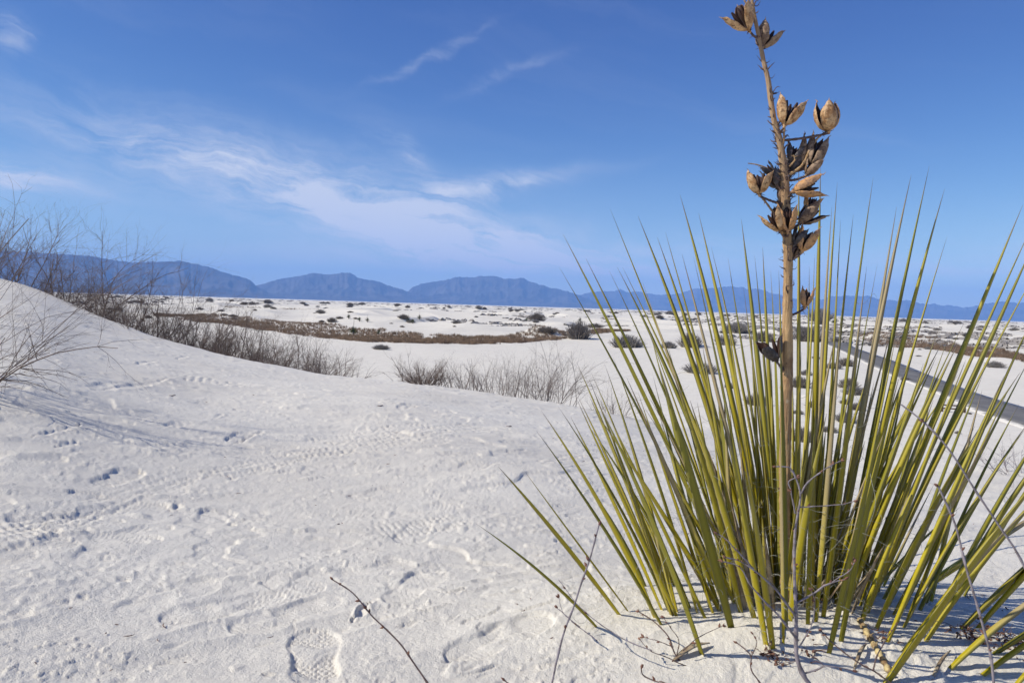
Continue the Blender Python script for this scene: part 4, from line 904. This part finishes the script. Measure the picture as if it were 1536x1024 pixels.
for (px, py, hp, kd, lab) in YL:
    p = at_px(px, py); s = hp / F * p[1] / 1.25
    if firsty[kd]: e = ys[kd]; firsty[kd] = False
    else:
        e = ys[kd].copy(); COL.objects.link(e)
        for ch in [c for c in ys[kd].children]:
            c2 = ch.copy(); COL.objects.link(c2); c2.parent = e
    e.location = [float(v) for v in p]; e.scale = (s, s, s); tag(e, lab, 'small yucca', 'small yuccas far out on the flat')
    if 'group' in e and px > 700: del e['group']

# ================================================================== ROADSIDE RAIL
pr = at_px(1430, 618); kx = 1 / F * pr[1]; L_ = 31 * kx; hgt = 13 * kx
rail = empty('wooden_rail', pr); tag(rail, 'low weathered wooden rail with two posts and two bars beside the road', 'rail'); rail.rotation_euler = (0, 0, R(-12))
def boxm(cx, cy, cz, sx, sy, sz):
    c = np.array([(a, b, d) for d in (-1, 1) for a, b in ((-1, -1), (1, -1), (1, 1), (-1, 1))], float) / 2 * [sx, sy, sz] + [cx, cy, cz]
    m_ = MB(); m_.add(c, [(0, 3, 2, 1), (4, 5, 6, 7), (0, 1, 5, 4), (1, 2, 6, 5), (2, 3, 7, 6), (3, 0, 4, 7)]); return m_
for sx_ in (-1, 1):
    o = boxm(sx_ * L_ / 2, 0, hgt / 2 - .15, .13, .13, hgt + .3).build('post', M['timber'], rail, None, False); bv = o.modifiers.new('b', 'BEVEL'); bv.width = .015
for zf in (.42, .8):
    m_ = MB(); m_.tube(np.array([[-L_ / 2 - .0, -.09, hgt * zf], [0, -.09, hgt * zf - .01], [L_ / 2, -.09, hgt * zf]]), np.array([.055, .05, .055]), 8); m_.build('bar', M['timber'], rail)
p = at_px(1454, 621); far_shrub(p, 9 * kx, 0, 'tiny dry tuft beside the right post of the wooden rail', None, .6)

# ================================================================== FOREGROUND TWIGS AND LITTER
def path3(pts, n=40):      # pts: (px, py, depth)
    return resample(catmull([at_depth(a, b, c) for a, b, c in pts], 8), n)
def twig(name, pts, r0_, r1_, mat, lab, buds=0, forks=(), tipbud=True, wob=.0012, cat='twig', budmat='bud', parent=None):
    """stem traced in space, its side forks and its buds"""
    C = path3(pts); C = C + np.stack([perlin(np.arange(len(C)) / 5., np.full(len(C), k + r0_ * 999), 99) * wob for k in range(3)], 1)
    base = C[0]; root = empty(name, base) if parent is None else parent
    if parent is None: tag(root, lab, cat)
    else: base = np.array(parent.location)
    m_ = MB(); nodes = np.ones(len(C)); nodes[::6] = 1.35
    m_.tube(C, np.linspace(r0_, r1_, len(C)) * nodes, 7)
    bbs = []; any_b = False
    ends = [(C, r1_)]
    for (fp, fr) in forks:
        Fk = path3(fp, 22); Fk = Fk + np.stack([perlin(np.arange(22) / 4., np.full(22, k + fr * 999 + fp[0][0]), 98) * wob for k in range(3)], 1)
        nd = np.ones(22); nd[::5] = 1.4; m_.tube(Fk, np.linspace(fr, fr * .45, 22) * nd, 6); ends.append((Fk, fr * .45))
    def bud(P, d, L):
        s_ = np.linspace(0, 1, 6)[:, None]; bb = MB(); bbs.append(bb); bb.tube(P + unit(d) * s_ * L, np.interp(s_[:, 0], [0, .35, .7, 1], [L * .14, L * .26, L * .18, L * .02]), 6)
    for (E, re) in ends:
        if tipbud:
            d = E[-1] - E[-3]
            for k in range(3): bud(E[-1] - unit(d) * .001, unit(d) + np.array([rnd.gauss(0, .4), rnd.gauss(0, .4), rnd.gauss(0, .4)]), rnd.uniform(.005, .009)); any_b = True
        for k in range(buds if E is C else max(0, buds // 2)):
            i_ = int(len(E) * (1 - rnd.random() ** 1.3 * .8)) - 2; i_ = max(1, min(len(E) - 2, i_)); t_ = unit(E[i_ + 1] - E[i_ - 1]); a = unit(np.cross(t_, [rnd.gauss(0, 1), rnd.gauss(0, .4), rnd.gauss(0, 1)]))
            bud(E[i_], t_ * .8 + a, rnd.uniform(.005, .009)); any_b = True
    m_.build('stem', M[mat], root, base)
    for bb in bbs: bb.build('bud', M[budmat], root, base)
    return root
def gy(px, d): # screen row where the ground lies at distance d
    a = px_az(px); x, y = d * math.tan(a), d; return proj((x, y, float(H(x, y))))[1]
twig('dry_twig', [(700, gy(700, 1.16) + 3, 1.16), (668, 1060, 1.17), (640, 1022, 1.19), (600, 965, 1.21), (560, 925, 1.23), (530, 890, 1.24), (499, 868, 1.25)], .0016, .0009, 'twig_brown', 'thin dark twig with pointed buds leaning up left at the bottom of the photo', 9)
twig('dry_twig', [(812, gy(812, 1.10) + 3, 1.10), (820, 1060, 1.1), (830, 1015, 1.1), (842, 960, 1.1), (862, 905, 1.11), (882, 845, 1.12), (899, 786, 1.13)], .0017, .0011, 'twig_grey', 'grey budded twig standing in front of the lowest left yucca leaves', 7)
twig('dry_twig', [(1620, gy(1620, 1.0) + 3, 1.0), (1580, 960, .99), (1536, 848, .98), (1500, 790, .98), (1460, 730, .98), (1420, 670, .98), (1385, 632, .99), (1352, 606, 1.0)], .0018, .0010, 'twig_grey', 'long grey twig slanting down right across the right yucca leaves', 2, tipbud=False)
twig('dry_twig', [(1500, gy(1500, 1.05) + 3, 1.05), (1490, 1020, 1.05), (1475, 940, 1.05), (1455, 870, 1.05), (1437, 800, 1.06), (1424, 765, 1.06), (1407, 728, 1.06)], .0021, .0013, 'twig_grey', 'curved grey twig with a budded tip in front of the right yucca leaves', 8)
D0 = 1.32
twig('bare_sapling', [(1245, gy(1245, D0) + 3, D0), (1213, 1024, D0), (1196, 985, D0), (1194, 920, D0), (1192, 860, D0), (1192, 805, D0), (1196, 775, D0), (1201, 740, D0), (1188, 705, D0), (1180, 700, D0), (1163, 700, D0)], .0042, .0011, 'twig_grey',
     'forked grey woody sapling standing in front of the yucca base', 6, forks=[
     ([(1201, 740, D0), (1213, 722, D0), (1240, 702, D0), (1262, 690, D0 + .01)], .0016), ([(1200, 760, D0), (1225, 759, D0), (1255, 757, D0), (1282, 752, D0)], .0012), ([(1193, 770, D0), (1186, 735, D0), (1183, 722, D0), (1195, 716, D0)], .0014),
     ([(1194, 905, D0), (1222, 888, D0), (1243, 875, D0 - .01), (1268, 868, D0 - .01)], .0018), ([(1233, 881, D0), (1255, 868, D0), (1275, 855, D0), (1282, 842, D0)], .0012), ([(1194, 925, D0), (1165, 885, D0 - .01), (1140, 862, D0 - .02), (1112, 842, D0 - .02), (1088, 835, D0 - .03)], .0020),
     ([(1130, 853, D0 - .02), (1110, 830, D0 - .03), (1086, 806, D0 - .03), (1075, 800, D0 - .03)], .0016), ([(1196, 960, D0), (1170, 925, D0 - .02), (1150, 905, D0 - .03), (1126, 878, D0 - .03), (1110, 850, D0 - .03), (1084, 842, D0 - .03)], .0020),
     ([(1200, 968, D0), (1218, 935, D0), (1222, 905, D0), (1218, 885, D0)], .0013), ([(1205, 1010, D0), (1228, 1003, D0), (1240, 998, D0 - .02), (1280, 1005, D0 - .02)], .0016)])
twig('dry_twig', [(1098, gy(1098, 1.36) + 2, 1.36), (1040, 1005, 1.38), (1015, 985, 1.4), (1003, 955, 1.41), (985, 935, 1.43), (958, 916, 1.45)], .0017, .0010, 'twig_brown', 'brown branching twig lying on the sand at the front left of the yucca', 5, forks=[
     ([(1032, 1000, 1.38), (1000, 985, 1.38), (975, 975, 1.38), (960, 958, 1.39)], .0011), ([(1015, 985, 1.4), (1018, 960, 1.4), (1005, 940, 1.4), (995, 925, 1.41)], .0010), ([(1025, 975, 1.39), (1048, 955, 1.4), (1085, 938, 1.41)], .0009), ([(1010, 970, 1.4), (990, 962, 1.4), (965, 955, 1.41)], .0009)])
twig('dry_twig', [(1180, gy(1180, 1.28) + 2, 1.28), (1130, 1010, 1.29), (1127, 985, 1.3), (1119, 975, 1.3), (1105, 962, 1.31)], .0014, .0009, 'twig_brown', 'small upright forked twig just in front of the leftmost leaf sheath', 3, forks=[([(1127, 985, 1.3), (1135, 965, 1.3), (1130, 950, 1.3)], .0008)])
twig('dry_twig', [(895, 960, 1.42), (890, 955, 1.43), (862, 935, 1.45), (835, 910, 1.47)], .0011, .0007, 'twig_grey', 'short thin twig lying beside the lowest left yucca leaf', 1, forks=[([(870, 940, 1.45), (845, 918, 1.46), (838, 895, 1.47)], .0008)])
twig('dry_twig', [(978, 975, 1.36), (940, 960, 1.38), (900, 935, 1.4), (865, 905, 1.42), (838, 868, 1.45)], .0011, .0006, 'twig_grey', 'long fine twig lying on the sand under the lowest left leaves', 2, tipbud=False)
twig('dry_twig', [(1140, gy(1140, 1.2) + 2, 1.2), (1010, 1030, 1.22), (985, 1022, 1.24), (965, 1012, 1.25), (962, 1000, 1.25)], .0013, .0010, 'twig_brown', 'budded twig tip poking in at the bottom below the yucca', 6)
twig('dry_twig', [(790, gy(790, 1.12) + 2, 1.12), (775, 1045, 1.13), (757, 1018, 1.14)], .0013, .0010, 'twig_brown', 'tiny budded twig tip at the bottom edge left of the grey budded twig', 4)
twig('dry_twig', [(1400, gy(1400, 1.3) + 2, 1.3), (1320, 1012, 1.31), (1290, 995, 1.31), (1250, 965, 1.33), (1232, 945, 1.36)], .0016, .0009, 'twig_brown', 'brown twig lying in the striped shade right of the grey sapling', 3, forks=[([(1310, 1005, 1.31), (1315, 985, 1.32), (1325, 965, 1.33), (1345, 935, 1.36)], .0013)])
# dead leaf scraps
def scrap(pa, pb, wmm, lab, mat='dryleaf', name='dead_leaf', lift=.006):
    a = hit(*pa) + [0, 0, lift]; b = hit(*pb) + [0, 0, lift * 2]; n = 10; t = np.linspace(0, 1, n)[:, None]; P = a + (b - a) * t + np.array([0, 0, 1]) * .010 * np.sin(t * 3.1)
    T = unit(b - a); S_ = unit(np.cross(T, [0, 0, 1])); w_ = wmm / 2000 * np.sin(np.pi * np.clip(t[:, 0] * .9 + .07, 0, 1)) ** .6; U_ = np.array([0, 0, 1.0])
    ring = np.stack([P - S_ * w_[:, None], P + U_ * .002 - U_ * .25 * w_[:, None], P + S_ * w_[:, None], P - U_ * .3 * w_[:, None]], 1).reshape(-1, 3)
    i = np.arange(n - 1)[:, None] * 4; k = np.arange(4)[None]; k2 = (k + 1) % 4; m_ = MB(); m_.add(ring, np.stack([i + k, i + k2, i + 4 + k2, i + 4 + k], -1).reshape(-1, 4), np.repeat(t[:, 0], 4))
    tag(m_.build(name, M[mat], None, a), lab, 'dead leaf')
scrap((1010, 995), (1064, 974), 15, 'pale tan dead leaf on the sand in front of the yucca')
scrap((1395, 1030), (1425, 985), 7, 'straw coloured dead leaf blade in the striped shade at the bottom right', 'dryleaf')
scrap((1281, 1008), (1299, 975), 7, 'straw coloured dead blade left of the banded stalk', 'dryleaf')
scrap((1155, 992), (1148, 900), 12, 'tan dried leaf sheath at the front foot of the yucca', 'dryleaf', lift=.03)
# banded dry stalk stub
C = np.array([hit(x, y) + [0, 0, .012] for x, y in [(1289, 938), (1297, 952), (1306, 968), (1316, 985), (1326, 1002), (1336, 1022)]]); C = resample(catmull(list(C), 6), 40)
m_ = MB(); m_.tube(C, .0052 * (1 + .25 * np.sin(np.arange(40) * 1.3)), 9)
for k in range(46):
    i_ = rnd.randrange(40); d = unit([rnd.gauss(0, 1), rnd.gauss(0, 1), rnd.gauss(.3, .6)]); s_ = np.linspace(0, 1, 4)[:, None]; m_.tube(C[i_] + d * (.003 + s_ * rnd.uniform(.004, .009)), np.linspace(.0016, .0004, 4), 4)
tag(m_.build('dry_stalk', M['stub'], None, C[0]), 'knobbly yellow and brown broken stalk lying in the striped shade', 'dry stalk')
# crumpled brown leaf litter heaps
def litter(px, py, n, sp, lab):
    c = hit(px, py); rg = random.Random(px); m_ = MB()
    for k in range(n):
        x, y = c[0] + rg.gauss(0, sp), c[1] + rg.gauss(0, sp * .8); z = float(H(x, y)) + rg.uniform(.002, .018); a = unit([rg.gauss(0, 1), rg.gauss(0, 1), rg.gauss(0, .5)]); b = unit(np.cross(a, [rg.gauss(0, 1), rg.gauss(0, 1), rg.gauss(0, 1)])); nn_ = np.cross(a, b)
        L, W = rg.uniform(.0025, .0065), rg.uniform(.0015, .003); P0 = np.array([x, y, z]); t = np.linspace(-1, 1, 5)[:, None]; P = P0 + a * L * t + nn_ * (t ** 2) * L * rg.uniform(-.6, .6); w_ = W * np.sqrt(np.clip(1.05 - t[:, 0] ** 2, 0, 1)); th = .0004
        ring = np.stack([P - b * w_[:, None], P + nn_ * th + nn_ * .3 * w_[:, None], P + b * w_[:, None], P - nn_ * th + nn_ * .2 * w_[:, None]], 1).reshape(-1, 3)
        i = np.arange(4)[:, None] * 4; kk = np.arange(4)[None]; k2 = (kk + 1) % 4; m_.add(ring, np.stack([i + kk, i + k2, i + 4 + k2, i + 4 + kk], -1).reshape(-1, 4))
        if rg.random() < .3:
            s_ = np.linspace(0, 1, 6)[:, None]; d = unit([rg.gauss(0, 1), rg.gauss(0, 1), .2]); m_.tube(P0 + d * s_ * rg.uniform(.01, .035) + b * np.sin(s_ * 3) * .004, np.linspace(.0008, .0003, 6), 4)
    tag(m_.build('leaf_litter', M['litter'], None, c), lab, 'leaf litter', kind='stuff')
litter(1515, 968, 120, .035, 'crumpled reddish brown dead leaves gathered by the lower right leaf bases')
litter(1452, 958, 34, .018, 'small scatter of crumpled brown leaves at a right leaf base')
litter(1158, 992, 50, .014, 'curly dark plant scraps at the front foot of the yucca')
litter(1215, 982, 26, .022, 'few reddish leaf scraps on the sand right of the sapling')
litter(1325, 962, 18, .012, 'dark scraps beside the banded stalk at a leaf base')
litter(1195, 905, 60, .02, 'reddish brown scraps caught at the foot of the flower stalk')
m_ = MB(); rg = random.Random(909)
for k in range(260):
    r_ = 1.2 * (6.0 / 1.2) ** rg.random(); a_ = rg.uniform(-.62, .62); x, y = r_ * math.sin(a_), r_ * math.cos(a_)
    if perlin(x / .6, y / .6, 150) < -.05: continue
    z = float(H(x, y)) + float(details(np.array([x]), np.array([y]))[0]) + .0015 if False else float(H(x, y)) + .004; d = unit([rg.gauss(0, 1), rg.gauss(0, 1), .15]); L = rg.uniform(.002, .011) * (1 if rg.random() < .9 else 2.5); s_ = np.linspace(-1, 1, 4)[:, None]
    m_.tube(np.array([x, y, z]) + d * s_ * L + np.array([-d[1], d[0], 0]) * s_ ** 2 * L * rg.uniform(-.6, .6), np.array([.0003, .0009, .0010, .0003]) * rg.uniform(.6, 1.5), 4)
tag(m_.build('plant_debris', M['litter'], None), 'tiny dry plant crumbs strewn over the near sand', 'debris', kind='stuff')
for (px, py, lab) in [(570, 609, 'tiny dark twig fragment on bare sand below the middle shrubs'), (505, 788, 'tiny v shaped dark twig fragment alone on the bare sand'), (258, 594, 'tiny dark crumb on the sand above the footprints'), (763, 640, 'tiny dark twig crumb on the sand by the left leaf tips')]:
    p = hit(px, py); m_ = MB(); s = p[1] / 2.2 * .008
    m_.tube(p + np.array([[-s, 0, .002], [-.2 * s, -.3 * s, .003], [0, -.5 * s, .002], [.6 * s, .4 * s, .005], [s, .7 * s, .004]]), np.array([.0012, .0016, .0018, .0014, .0008]) * p[1] / 2.2, 5)
    tag(m_.build('twig_fragment', M['twig_brown'], None, p), lab, 'twig')
